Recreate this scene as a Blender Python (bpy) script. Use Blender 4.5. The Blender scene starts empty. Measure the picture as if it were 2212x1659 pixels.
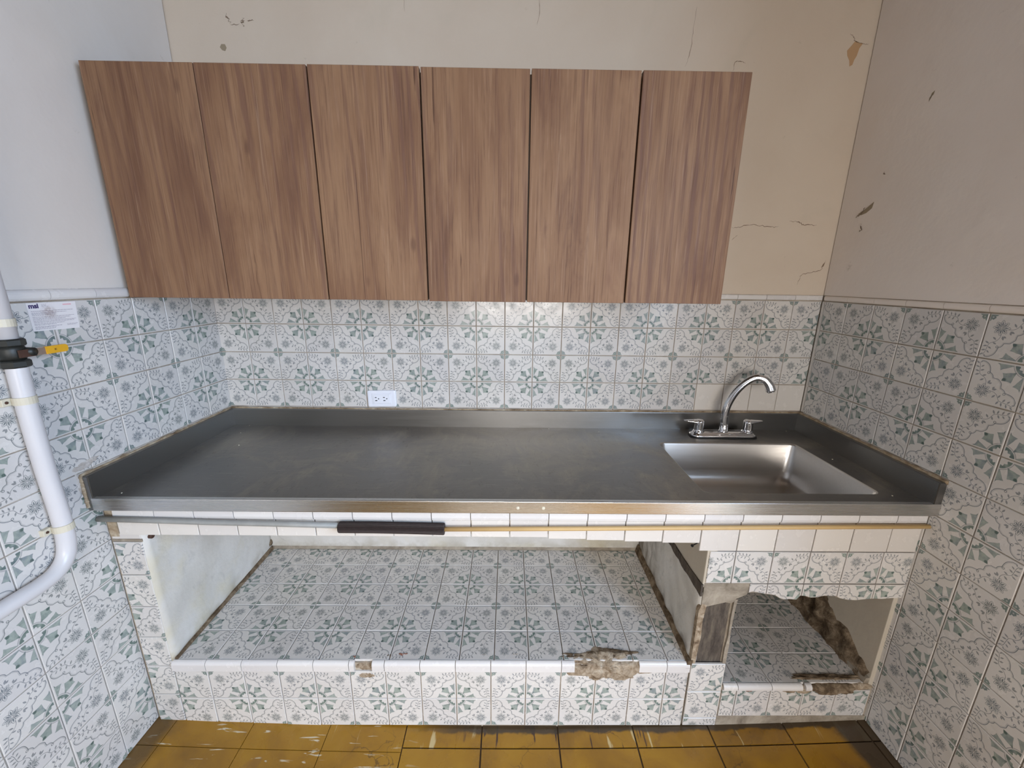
import bpy, bmesh, math, random
import numpy as np
from mathutils import Vector, Matrix, noise
from math import sin, cos, pi

random.seed(7)
scene = bpy.context.scene
COL = scene.collection

# ------------------------------------------------------------------ camera
cam_data = bpy.data.cameras.new('camera')
cam_data.sensor_width = 36.0
cam_data.lens = 14.221
cam_data.clip_start = 0.02
cam = bpy.data.objects.new('camera', cam_data)
COL.objects.link(cam)
Rm = ((0.99989428, 0.01055423, -0.01000225),
      (-0.0077157, 0.96814786, 0.25026026),
      (0.01232496, -0.25015662, 0.96812693))
cam.matrix_world = Matrix(((Rm[0][0], Rm[0][2], -Rm[0][1], 1.129675),
                           (Rm[1][0], Rm[1][2], -Rm[1][1], -1.588445),
                           (Rm[2][0], Rm[2][2], -Rm[2][1], 1.404255),
                           (0, 0, 0, 1)))
scene.camera = cam

# ------------------------------------------------------------------ light
scene.view_settings.view_transform = 'Standard'
scene.view_settings.look = 'None'
scene.view_settings.exposure = -0.03
scene.view_settings.gamma = 1.0
scene.view_settings.use_curve_mapping = False
world = bpy.data.worlds.new('sky')
scene.world = world
world.use_nodes = True
wn = world.node_tree.nodes
wn['Background'].inputs[0].default_value = (0.74, 0.86, 1.0, 1)
wn['Background'].inputs[1].default_value = 1.0


def area_light(name, loc, target, sx, sy, power, color):
    d = bpy.data.lights.new(name, 'AREA')
    d.shape = 'RECTANGLE'
    d.size, d.size_y = sx, sy
    d.energy = power
    d.color = color
    o = bpy.data.objects.new(name, d)
    o.location = loc
    o.rotation_euler = (Vector(target) - Vector(loc)).to_track_quat('-Z', 'Y').to_euler()
    COL.objects.link(o)
    return o


# daylight from the sky over the patio, falling in through the doorway (right wall, behind the camera)
area_light('doorway_daylight', (3.5, -2.6, 1.95), (.4, -.7, .7), 2.4, 1.8, 215, (0.55, 0.73, 1.0))
# lamp for an unseen window, added behind the camera to lift the walls
area_light('added_window_light', (1.35, -4.4, 1.55), (1.35, 0, .9), 2.0, 1.4, 150, (1.0, 0.95, 0.90))
sun_d = bpy.data.lights.new('sun', 'SUN')
sun_d.energy = 6.0
sun_d.angle = math.radians(1.0)
sun_d.color = (1.0, .90, .76)
sun = bpy.data.objects.new('sun', sun_d)
sun.rotation_euler = Vector((-.36, -.14, -.92)).to_track_quat('-Z', 'Y').to_euler()
COL.objects.link(sun)
# ------------------------------------------------------------------ node helpers
def srgb(r, g, b):
    f = lambda c: (c / 255 / 12.92) if c / 255 <= 0.04045 else ((c / 255 + 0.055) / 1.055) ** 2.4
    return (f(r), f(g), f(b), 1.0)


class NT:
    def __init__(self, name):
        self.m = bpy.data.materials.new(name)
        self.m.use_nodes = True
        self.t = self.m.node_tree
        self.b = self.t.nodes['Principled BSDF']

    def n(self, typ, **kw):
        x = self.t.nodes.new(typ)
        for k, v in kw.items():
            setattr(x, k, v)
        return x

    def put(self, inp, v):
        if hasattr(v, 'is_output') or isinstance(v, bpy.types.NodeSocket):
            self.t.links.new(v, inp)
        else:
            inp.default_value = v

    def coord(self, which='Object', scale=(1, 1, 1), loc=(0, 0, 0)):
        c = self.n('ShaderNodeTexCoord')
        mp = self.n('ShaderNodeMapping')
        mp.inputs['Scale'].default_value = scale
        mp.inputs['Location'].default_value = loc
        self.t.links.new(c.outputs[which], mp.inputs[0])
        return mp.outputs[0]

    def world(self, scale=(1, 1, 1)):
        g = self.n('ShaderNodeNewGeometry')
        mp = self.n('ShaderNodeMapping')
        mp.inputs['Scale'].default_value = scale
        self.t.links.new(g.outputs['Position'], mp.inputs[0])
        return mp.outputs[0]

    def noise(self, vec, scale, detail=4, rough=0.55, dist=0.0):
        x = self.n('ShaderNodeTexNoise')
        self.t.links.new(vec, x.inputs['Vector'])
        x.inputs['Scale'].default_value = scale
        x.inputs['Detail'].default_value = detail
        x.inputs['Roughness'].default_value = rough
        x.inputs['Distortion'].default_value = dist
        return x.outputs[0]

    def ramp(self, fac, stops):
        x = self.n('ShaderNodeValToRGB')
        e = x.color_ramp.elements
        while len(e) < len(stops):
            e.new(0.5)
        for el, (p, c) in zip(e, stops):
            el.position = p
            el.color = c if len(c) == 4 else (*c, 1)
        self.t.links.new(fac, x.inputs[0])
        return x.outputs[0]

    def rampv(self, fac, p0, p1, v0=0.0, v1=1.0):
        x = self.n('ShaderNodeMapRange')
        x.interpolation_type = 'SMOOTHSTEP'
        x.inputs['From Min'].default_value = p0
        x.inputs['From Max'].default_value = p1
        x.inputs['To Min'].default_value = v0
        x.inputs['To Max'].default_value = v1
        self.put(x.inputs['Value'], fac)
        return x.outputs[0]

    def mix(self, fac, a, b, mode='MIX'):
        x = self.n('ShaderNodeMix')
        x.data_type = 'RGBA'
        x.blend_type = mode
        self.put(x.inputs[0], fac)
        self.put(x.inputs[6], a)
        self.put(x.inputs[7], b)
        return x.outputs[2]

    def math(self, op, a, b=0.0):
        x = self.n('ShaderNodeMath')
        x.operation = op
        self.put(x.inputs[0], a)
        self.put(x.inputs[1], b)
        return x.outputs[0]

    def sep(self, vec):
        x = self.n('ShaderNodeSeparateXYZ')
        self.t.links.new(vec, x.inputs[0])
        return x.outputs

    def bump(self, h, strength=0.3, dist=0.002):
        x = self.n('ShaderNodeBump')
        x.inputs['Strength'].default_value = strength
        x.inputs['Distance'].default_value = dist
        self.t.links.new(h, x.inputs['Height'])
        self.t.links.new(x.outputs[0], self.b.inputs['Normal'])

    def out(self, color=None, rough=None, metal=None, spec=None):
        if color is not None:
            self.put(self.b.inputs['Base Color'], color)
        if rough is not None:
            self.put(self.b.inputs['Roughness'], rough)
        if metal is not None:
            self.put(self.b.inputs['Metallic'], metal)
        if spec is not None:
            self.put(self.b.inputs['Specular IOR Level'], spec)
        return self.m


def simple(name, col, rough=0.5, metal=0.0, var=0.08, scale=30, spec=0.5, bump=0.0):
    k = NT(name)
    v = k.coord('Object')
    f = k.noise(v, scale, 4)
    c = k.mix(f, tuple(x * (1 - var) for x in col[:3]) + (1,), tuple(min(1, x * (1 + var)) for x in col[:3]) + (1,))
    if bump:
        k.bump(k.noise(v, scale * 3, 3), bump, 0.001)
    return k.out(c, rough, metal, spec)


# ------------------------------------------------------------------ the printed tile motif (masks computed here, colours come from nodes)
def motif_image(N=512):
    y, x = np.mgrid[0:N, 0:N]
    u = (x + 0.5) / N
    v = (y + 0.5) / N
    aa = 1.2 / N

    def sm(d, w=aa):
        return np.clip(0.5 - d / (2 * w), 0, 1)

    def polyline(pts, closed=False):
        d = np.full((N, N), 9.0)
        q = list(pts) + ([pts[0]] if closed else [])
        for (ax, ay), (bx, by) in zip(q[:-1], q[1:]):
            px, py = u - ax, v - ay
            dx, dy = bx - ax, by - ay
            t = np.clip((px * dx + py * dy) / (dx * dx + dy * dy + 1e-12), 0, 1)
            d = np.minimum(d, np.hypot(px - t * dx, py - t * dy))
        return d

    def curve(pts, k=8):
        P = [pts[0]] + list(pts) + [pts[-1]]
        o = []
        for i in range(1, len(P) - 2):
            p0, p1, p2, p3 = map(np.array, (P[i - 1], P[i], P[i + 1], P[i + 2]))
            for j in range(k):
                t = j / k
                o.append(tuple(0.5 * (2 * p1 + (p2 - p0) * t + (2 * p0 - 5 * p1 + 4 * p2 - p3) * t * t + (3 * p1 - p0 - 3 * p2 + p3) * t ** 3)))
        o.append(tuple(P[-2]))
        return o

    def inside(pts):
        r = np.zeros((N, N), bool)
        q = list(pts)
        for (x0, y0), (x1, y1) in zip(q, q[1:] + q[:1]):
            if y0 == y1:
                continue
            c = ((y0 > v) != (y1 > v)) & (u < (x1 - x0) * (v - y0) / (y1 - y0) + x0)
            r ^= c
        return r

    def poly(pts):
        d = polyline(pts, True)
        return np.where(inside(pts), -d, d)

    def ell(cx, cy, dx, dy, l, w):
        n = math.hypot(dx, dy)
        dx, dy = dx / n, dy / n
        a = (u - cx) * dx + (v - cy) * dy
        b = -(u - cx) * dy + (v - cy) * dx
        # pointed leaf: width tapers toward both tips
        ww = w * np.sqrt(np.clip(1 - (a / l) ** 2, 0, 1)) * (0.55 + 0.45 * np.clip(1 - np.abs(a / l), 0, 1))
        return np.where(np.abs(a) < l, np.abs(b) - ww, np.abs(a) - l + np.abs(b))

    L = np.zeros((N, N))
    G = np.zeros((N, N))
    D = np.zeros((N, N))

    def both(f, A, k=1.0):
        m = np.clip(f, 0, 1) * k
        np.maximum(A, m, out=A)
        np.maximum(A, m.T, out=A)

    # vine and leaves
    both(sm(polyline(curve([(.44, .325), (.52, .315), (.59, .265), (.625, .20), (.665, .15), (.76, .13), (.85, .115), (.915, .085)])) - .0048), L, .85)
    for cx, cy, dx, dy, l, w in [(.535, .225, -.6, -.8, .045, .020), (.640, .250, .4, .9, .040, .018), (.635, .105, -.5, -1, .045, .019),
                                 (.715, .088, .2, -1, .042, .018), (.745, .182, .5, .9, .040, .018), (.81, .075, .3, -1, .042, .017),
                                 (.835, .168, .7, .8, .036, .016), (.905, .055, .7, -.8, .040, .016), (.93, .125, 1, .45, .032, .014),
                                 (.515, .375, .9, .35, .045, .024), (.49, .405, .5, .9, .033, .02)]:
        both(sm(ell(cx, cy, dx, dy, l, w)), L, .72)
        both(sm(polyline([(cx - dx * l * .8, cy - dy * l * .8), (cx + dx * l * .7, cy + dy * l * .7)]) - .003), L, .9)
    # scalloped double line
    a1 = curve([(.948, .145), (.945, .20), (.90, .275), (.83, .320), (.725, .345)])
    a2 = curve([(.725, .345), (.70, .385), (.665, .412), (.625, .425)])
    a3 = curve([(.625, .425), (.616, .47), (.610, .525), (.573, .573)])
    for a in (a1, a2, a3):
        both(sm(polyline(a) - .0062), L, .95)
        sh = [(px - .016, py - .012) for px, py in a]
        both(sm(polyline(sh) - .008, .006), L, .34)
    both(sm(np.abs(np.hypot(u - .712, v - .318) - .022) - .0055), L, .95)
    # flower
    F = (.298, .298)
    for i in range(8):
        th = i * pi / 4
        dx, dy = cos(th), sin(th)
        rl = .074 if i % 2 == 0 else .068
        c = (F[0] + dx * .094, F[1] + dy * .094)
        e = ell(c[0], c[1], dx, dy, rl, .041)
        L = np.maximum(L, sm(np.abs(e) - .0045) * .85)
        G = np.maximum(G, sm(e) * .16)
        L = np.maximum(L, sm(ell(F[0] + dx * .085, F[1] + dy * .085, dx, dy, .048, .014)) * .9)
    L = np.maximum(L, sm(np.abs(np.hypot(u - F[0], v - F[1]) - .02) - .005) * .7)
    # corner stub
    st = poly([(.03, .03), (.175, .03), (.160, .052), (.128, .062), (.142, .098), (.118, .118), (.096, .142), (.062, .128), (.052, .16), (.03, .175)])
    hole = sm(np.hypot(u - .082, v - .082) - .016, .006)
    G = np.maximum(G, sm(st) * .95 - hole * .5)
    D = np.maximum(D, sm(st) * .35 - hole * .3)
    # tulip on the diagonal
    tul = [(.812, .812), (.790, .760), (.784, .700), (.772, .630), (.757, .572), (.715, .598), (.668, .600), (.628, .590), (.592, .592)]
    tul = tul + [(py, px) for px, py in tul[-2:0:-1]]
    tul = [(px + .007 * sin(i * 2.1), py + .007 * cos(i * 1.7)) for i, (px, py) in enumerate(tul)]
    tp = poly(tul)
    G = np.maximum(G, sm(tp) * .92)
    L = np.maximum(L, sm(np.abs(tp) - .004) * .35)
    D = np.maximum(D, sm(np.hypot(u - .625, v - .625) - .038, .012) * sm(tp) * .95)
    D = np.maximum(D, sm(np.hypot(u - .80, v - .79) - .035, .02) * sm(tp) * .5)
    # half tulips on the two seams
    hp = poly([(.952, .428), (.932, .472), (.885, .495), (.812, .514), (.845, .552), (.868, .605), (.900, .660), (.932, .722), (.952, .722)])
    both(sm(hp), G, .9)
    both(sm(np.abs(hp) - .004), L, .3)
    both(sm(np.hypot(u - .955, v - .455) - .028, .012) * sm(hp), D, .7)
    # ring round the rosette
    rB = np.hypot(1 - u, 1 - v)
    clip = sm(np.maximum(u, v) - .955)
    L = np.maximum(L, sm(np.abs(rB - .278) - .0055) * clip * .75)
    L = np.maximum(L, sm(np.abs(rB - .262) - .003) * clip * .5)
    ang = np.degrees(np.arctan2(1 - v, 1 - u))
    inner = .180 + .016 * np.sin(np.radians(ang) * 13)
    band = sm(rB - .250) * sm(inner - rB) * (ang > 11) * (ang < 79) * clip
    G = np.maximum(G, band)
    D = np.maximum(D, band * (.62 - .5 * np.exp(-((ang - 45) / 11) ** 2)))
    px = np.ones((N, N, 4), np.float32)
    px[..., 0], px[..., 1], px[..., 2] = np.clip(L, 0, 1), np.clip(G, 0, 1), np.clip(D, 0, 1)
    im = bpy.data.images.new('tile_motif_masks', N, N, alpha=False, float_buffer=False)
    im.colorspace_settings.name = 'Non-Color'
    im.pixels.foreach_set(px.ravel())
    im.update()
    im.pack()
    return im


MOTIF = motif_image()


def glaze(name, motif=True, base=srgb(207, 203, 199), rough=0.16):
    k = NT(name)
    info = k.n('ShaderNodeObjectInfo')
    rnd = info.outputs['Random']
    wv = k.world()
    tint = k.mix(rnd, (base[0] * .94, base[1] * .94, base[2] * .95, 1), (min(1, base[0] * 1.04), min(1, base[1] * 1.04), min(1, base[2] * 1.03), 1))
    c = k.mix(k.math('MULTIPLY', k.rampv(k.noise(wv, 5.5, 4), .45, .85), .30 if motif else .06), tint, srgb(184, 176, 158))
    if motif:
        im = k.n('ShaderNodeTexImage')
        im.image = MOTIF
        im.interpolation = 'Linear'
        uv = k.n('ShaderNodeUVMap')
        k.t.links.new(uv.outputs[0], im.inputs[0])
        s = k.n('ShaderNodeSeparateColor')
        k.t.links.new(im.outputs[0], s.inputs[0])
        water = k.noise(wv, 75, 3, .6)
        rnd2 = k.math('FRACT', k.math('MULTIPLY', rnd, 17.3))
        fill = k.mix(rnd2, srgb(108, 126, 116), srgb(106, 121, 128))
        fill = k.mix(k.rampv(water, .3, .7), fill, srgb(142, 155, 145))
        line = k.mix(rnd2, srgb(74, 84, 84), srgb(70, 83, 97))
        c = k.mix(k.math('MULTIPLY', s.outputs[1], .90), c, fill)
        c = k.mix(k.math('MULTIPLY', s.outputs[2], .85), c, srgb(62, 84, 78))
        c = k.mix(k.math('MULTIPLY', s.outputs[0], .88), c, line)
    # brown specks of wear
    sp = k.rampv(k.noise(wv, 26, 5, .7), .68, .76)
    c = k.mix(k.math('MULTIPLY', sp, .30 if motif else .05), c, srgb(150, 124, 92))
    k.bump(k.noise(wv, 18, 2), .05, .002)
    return k.out(c, k.rampv(k.noise(wv, 30, 4), .3, .8, rough, rough + .18), 0.0, .5)


M = {}
M['tile'] = glaze('decorated_glaze')
M['white'] = glaze('white_glaze', motif=False, base=srgb(211, 205, 198))
M['trim'] = glaze('trim_glaze', motif=False, base=srgb(216, 212, 209))


def grout_mat():
    k = NT('grout')
    wv = k.world()
    c = k.ramp(k.noise(wv, 9, 6, .65), [(.25, srgb(118, 100, 84)), (.5, srgb(160, 147, 130)), (.75, srgb(192, 183, 168))])
    k.bump(k.noise(wv, 200, 3), .4, .001)
    return k.out(c, .9, 0, .2)


M['grout'] = grout_mat()


def plaster(name, c0, c1, c2, stain=.5):
    k = NT(name)
    wv = k.world()
    big = k.noise(wv, 1.6, 5, .6, .3)
    c = k.mix(k.rampv(big, .3, .7), c0, c1)
    c = k.mix(k.math('MULTIPLY', k.rampv(k.noise(wv, 3.1, 6, .62, .6), .55, .78), stain), c, c2)
    c = k.mix(k.math('MULTIPLY', k.rampv(k.noise(wv, 14, 6, .7), .66, .74), .35), c, srgb(132, 116, 94))
    h = k.math('ADD', k.noise(wv, 6, 4), k.math('MULTIPLY', k.noise(wv, 60, 4), .12))
    k.bump(h, .30, .012)
    return k.out(c, .72, 0, .3)


M['plaster'] = plaster('cream_wall_paint', srgb(204, 188, 170), srgb(210, 196, 179), srgb(194, 184, 166))
M['plaster_side'] = plaster('lightened_side_paint', srgb(212, 203, 194), srgb(219, 212, 205), srgb(202, 193, 182), .3)  # same paint as the back wall, lightened for the light on the sides
M['plaster_right'] = plaster('lightened_right_paint', srgb(226, 215, 205), srgb(232, 223, 215), srgb(214, 204, 192), .3)  # same paint again, brightened to make up for shade on the right
M['ceiling'] = plaster('darkened_ceiling_paint', srgb(96, 82, 68), srgb(106, 90, 76), srgb(88, 76, 64), .2)  # unseen ceiling, colour darkened to dim the tops of the walls


def niche_mat(name, left=False):
    """old white plaster of the niche walls with grey and brown mould blotches"""
    k = NT(name)
    wv = k.world()
    s = k.sep(wv)
    c = k.mix(k.rampv(k.noise(wv, 4, 5), .35, .7), srgb(212, 209, 204), srgb(197, 193, 185))
    c = k.mix(k.math('MULTIPLY', k.rampv(k.noise(wv, 9, 7, .68, .8), .56, .74), .38 if left else .62), c, srgb(150, 148, 146) if left else srgb(128, 132, 128))
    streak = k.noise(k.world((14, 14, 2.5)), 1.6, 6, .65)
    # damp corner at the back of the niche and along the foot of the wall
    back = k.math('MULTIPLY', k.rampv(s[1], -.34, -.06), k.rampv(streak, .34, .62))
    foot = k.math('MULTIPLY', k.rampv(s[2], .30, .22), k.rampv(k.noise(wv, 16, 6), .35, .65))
    if left:
        c = k.mix(k.math('MULTIPLY', foot, .55), c, srgb(136, 122, 92))
        c = k.mix(k.math('MULTIPLY', k.rampv(k.noise(wv, 5.5, 4), .5, .7), .35), c, srgb(196, 184, 142))
    else:
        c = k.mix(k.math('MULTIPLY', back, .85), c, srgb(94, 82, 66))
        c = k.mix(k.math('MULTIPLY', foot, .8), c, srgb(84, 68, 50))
    k.bump(k.noise(wv, 22, 6, .6), .5, .006)
    return k.out(c, .85, 0, .2)


M['niche_left'] = niche_mat('niche_plaster_white', True)
M['niche_right'] = niche_mat('niche_plaster_mouldy', False)
M['beige_plaster'] = plaster('beige_plaster', srgb(186, 176, 160), srgb(196, 188, 174), srgb(160, 150, 134), .5)


def rough_mortar(name, stops, scale=22, bump=.9):
    k = NT(name)
    wv = k.world()
    c = k.ramp(k.noise(wv, scale, 9, .7, .5), stops)
    k.bump(k.noise(wv, scale * 2.2, 9, .7), bump, .006)
    return k.out(c, .95, 0, .15)


M['mortar'] = rough_mortar('broken_mortar', [(.30, srgb(86, 70, 56)), (.43, srgb(142, 124, 103)), (.56, srgb(176, 160, 139)), (.72, srgb(204, 193, 176))], 38)
M['mortar_grey'] = rough_mortar('grey_mortar', [(.25, srgb(104, 94, 82)), (.5, srgb(148, 138, 124)), (.75, srgb(182, 172, 156))], 16, .7)
M['mortar_brown'] = rough_mortar('damp_brown_mortar', [(.3, srgb(62, 51, 40)), (.47, srgb(106, 90, 72)), (.6, srgb(142, 125, 104)), (.76, srgb(174, 159, 138))], 30, 1.0)


M['mortar_pale'] = rough_mortar('pale_mortar', [(.3, srgb(150, 140, 130)), (.5, srgb(186, 178, 170)), (.7, srgb(206, 200, 196))], 40, .5)


def dark_cement():
    k = NT('dark_cement')
    wv = k.world((40, 40, 9))
    c = k.ramp(k.noise(wv, 1.6, 7, .7), [(.28, srgb(56, 50, 46)), (.5, srgb(88, 80, 73)), (.68, srgb(112, 103, 90)), (.78, srgb(140, 128, 104))])
    k.bump(k.noise(wv, 3.5, 6), .7, .004)
    return k.out(c, .92, 0, .15)


M['dark_cement'] = dark_cement()


def wood_laminate():
    k = NT('wood_laminate')
    info = k.n('ShaderNodeObjectInfo')
    rnd = info.outputs['Random']
    g = k.n('ShaderNodeTexCoord')
    off = k.n('ShaderNodeCombineXYZ')
    k.put(off.inputs[0], k.math('MULTIPLY', rnd, 31.0))
    k.put(off.inputs[1], k.math('MULTIPLY', rnd, 17.0))
    k.put(off.inputs[2], k.math('MULTIPLY', rnd, 53.0))
    add = k.n('ShaderNodeVectorMath', operation='ADD')
    k.t.links.new(g.outputs['Object'], add.inputs[0])
    k.t.links.new(off.outputs[0], add.inputs[1])

    def mapped(sx, sz):
        mp = k.n('ShaderNodeMapping')
        mp.inputs['Scale'].default_value = (sx, sx, sz)
        k.t.links.new(add.outputs[0], mp.inputs[0])
        return mp.outputs[0]
    broad = k.noise(mapped(5.0, .9), 1.9, 5, .55, .8)
    mid = k.noise(mapped(19, 1.3), 1.6, 7, .68, 1.3)
    fine = k.noise(mapped(210, 3.6), 1.5, 4, .62, .25)
    # cathedral figure
    w = k.n('ShaderNodeTexWave', wave_type='RINGS', rings_direction='SPHERICAL')
    w.inputs['Scale'].default_value = 4.2
    w.inputs['Distortion'].default_value = 5.0
    w.inputs['Detail'].default_value = 3.0
    w.inputs['Detail Scale'].default_value = 1.4
    k.t.links.new(mapped(3.0, .42), w.inputs['Vector'])
    c = k.ramp(broad, [(.28, srgb(105, 75, 58)), (.45, srgb(128, 96, 72)), (.6, srgb(140, 108, 82)), (.78, srgb(118, 85, 66))])
    c = k.mix(k.math('MULTIPLY', k.rampv(mid, .46, .70), .52), c, srgb(98, 70, 58))
    c = k.mix(k.math('MULTIPLY', k.math('MULTIPLY', k.rampv(w.outputs[1], .60, .92), k.rampv(k.noise(mapped(7, .8), 1.3, 2), .42, .62)), .55), c, srgb(104, 75, 64))
    c = k.mix(k.math('MULTIPLY', k.rampv(fine, .52, .72), .6), c, srgb(84, 58, 47))
    c = k.mix(k.math('MULTIPLY', k.rampv(fine, .45, .25), .30), c, srgb(174, 144, 122))
    ck = k.noise(mapped(46, .85), 1.5, 5, .6, 1.6)
    c = k.mix(k.math('MULTIPLY', k.rampv(ck, .645, .70), .75), c, srgb(70, 47, 38))
    c = k.mix(k.math('MULTIPLY', k.rampv(ck, .36, .30), .35), c, srgb(168, 140, 114))
    # small knots
    kn = k.n('ShaderNodeTexVoronoi', feature='DISTANCE_TO_EDGE')
    v = k.n('ShaderNodeTexVoronoi')
    v.inputs['Scale'].default_value = 1.0
    k.t.links.new(mapped(9.0, 3.6), v.inputs['Vector'])
    c = k.mix(k.math('MULTIPLY', k.rampv(v.outputs['Distance'], .10, .03), .5), c, srgb(86, 60, 50))
    k.t.nodes.remove(kn)
    k.bump(fine, .12, .001)
    return k.out(c, k.rampv(fine, .3, .7, .5, .62), 0, .2)


M['wood'] = wood_laminate()
M['carcass'] = simple('gap_darkened_board', srgb(92, 76, 64), .6)  # carcass darkened so the gaps between the doors look deep in shade
M['edge'] = simple('door_edge_band', srgb(120, 90, 74), .5)


def steel(name, base=.42, r0=.30, r1=.5, smudge=True, tint=(1.0, .985, .96), brush=(2, 60, 60), anis=0):
    k = NT(name)
    wv = k.world()
    br = k.noise(k.world(brush), 3.0, 4, .6)
    col = (base * tint[0], base * tint[1], base * tint[2], 1)
    c = k.mix(br, tuple(x * .92 for x in col[:3]) + (1,), tuple(x * 1.08 for x in col[:3]) + (1,))
    r = k.rampv(br, .3, .7, r0, r0 + .06)
    if smudge:
        sm_ = k.noise(wv, 4.2, 8, .66, 1.0)
        f = k.rampv(sm_, .44, .64)
        streak = k.rampv(k.noise(k.world((34, 5, 1)), 1.2, 5, .6, .4), .45, .75)
        film = k.math('MULTIPLY', f, k.math('ADD', k.math('MULTIPLY', streak, .5), .5))
        c = k.mix(k.math('MULTIPLY', film, .75), c, srgb(190, 182, 168))
        r = k.math('ADD', r, k.math('MULTIPLY', film, r1 - r0))
    if smudge:
        fl = k.rampv(k.noise(k.world((50, 22, 1)), 1.6, 6, .7, .8), .56, .70)
        c = k.mix(k.math('MULTIPLY', fl, .30), c, srgb(84, 80, 74))
        sc_ = k.rampv(k.noise(k.world((9, 130, 1)), 1.4, 3, .5, 1.2), .62, .68)
        c = k.mix(k.math('MULTIPLY', sc_, .16), c, srgb(200, 194, 182))
    return k.out(c, r, 1.0)


M['steel_top'] = steel('worn_steel_top', .26, .33, .56, True, (1.0, .95, .90))
M['steel_up'] = steel('steel_upstand', .27, .28, .4, False, brush=(1.5, 200, 200))
M['lightened_steel_lip'] = steel('lightened_steel_lip', .62, .25, .3, False, brush=(1.5, 240, 240))  # same steel as the top, lightened to stand in for bright reflections
M['lightened_steel_basin'] = steel('lightened_steel_basin', .6, .30, .42, False, (1.0, .96, .91))  # same steel, lightened to stand in for light inside the basin
M['chrome'] = simple('chrome', (.72, .72, .74, 1), .09, 1.0, .03)
M['caulk'] = rough_mortar('old_brown_sealant', [(.3, srgb(96, 78, 60)), (.5, srgb(156, 138, 114)), (.7, srgb(196, 184, 164))], 24, .5)
M['pvc'] = simple('white_pipe_paint', srgb(206, 203, 204), .32, 0, .04, 8)
M['clamp'] = simple('cream_clamp', srgb(206, 198, 178), .5, 0, .1, 40)
M['black_iron'] = simple('black_iron', srgb(44, 45, 42), .45, .3, .3, 60, .5, .2)
M['bare_metal'] = simple('worn_lever_metal', srgb(158, 138, 124), .4, .6, .3, 90)
M['rust'] = simple('rusty_metal', srgb(82, 58, 48), .6, .4, .3, 60)
M['yellow'] = simple('yellow_grip', srgb(214, 160, 30), .4, 0, .1, 60)
M['outlet'] = simple('outlet_plastic', srgb(226, 228, 236), .3, 0, .02, 10)
M['slot'] = simple('slot_black', srgb(14, 14, 14), .6)
M['tan_stick'] = simple('tan_stick_wood', srgb(196, 164, 112), .55, 0, .1, 20)
M['sleeve'] = simple('dark_ribbed_sleeve', srgb(46, 36, 34), .6, 0, .5, 120, .4)
M['grey_tube'] = simple('grey_tube', srgb(146, 146, 142), .5, 0, .22, 30)
M['paper'] = None


def paper_mat():
    k = NT('notice_paper')
    wv = k.world()
    s = k.sep(wv)
    c = k.mix(k.noise(wv, 30, 3), srgb(222, 216, 216), srgb(230, 226, 226))
    st = k.n('ShaderNodeVectorMath', operation='DISTANCE')
    k.t.links.new(wv, st.inputs[0])
    st.inputs[1].default_value = (-.008, -.566, 1.312)
    f = k.math('MULTIPLY', k.rampv(st.outputs['Value'], .022, .004), k.rampv(k.noise(wv, 160, 4), .3, .6))
    return k.out(k.mix(k.math('MULTIPLY', f, .6), c, srgb(148, 124, 112)), .6, 0, .3)


M['paper'] = paper_mat()
M['ink'] = simple('grey_ink', srgb(120, 108, 122), .7)
M['ink_violet'] = simple('violet_ink', srgb(58, 44, 92), .7)
M['ink_red'] = simple('faded_red_ink', srgb(226, 176, 182), .7)
M['ink_brown'] = simple('dark_print', srgb(92, 62, 20), .7)


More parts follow.
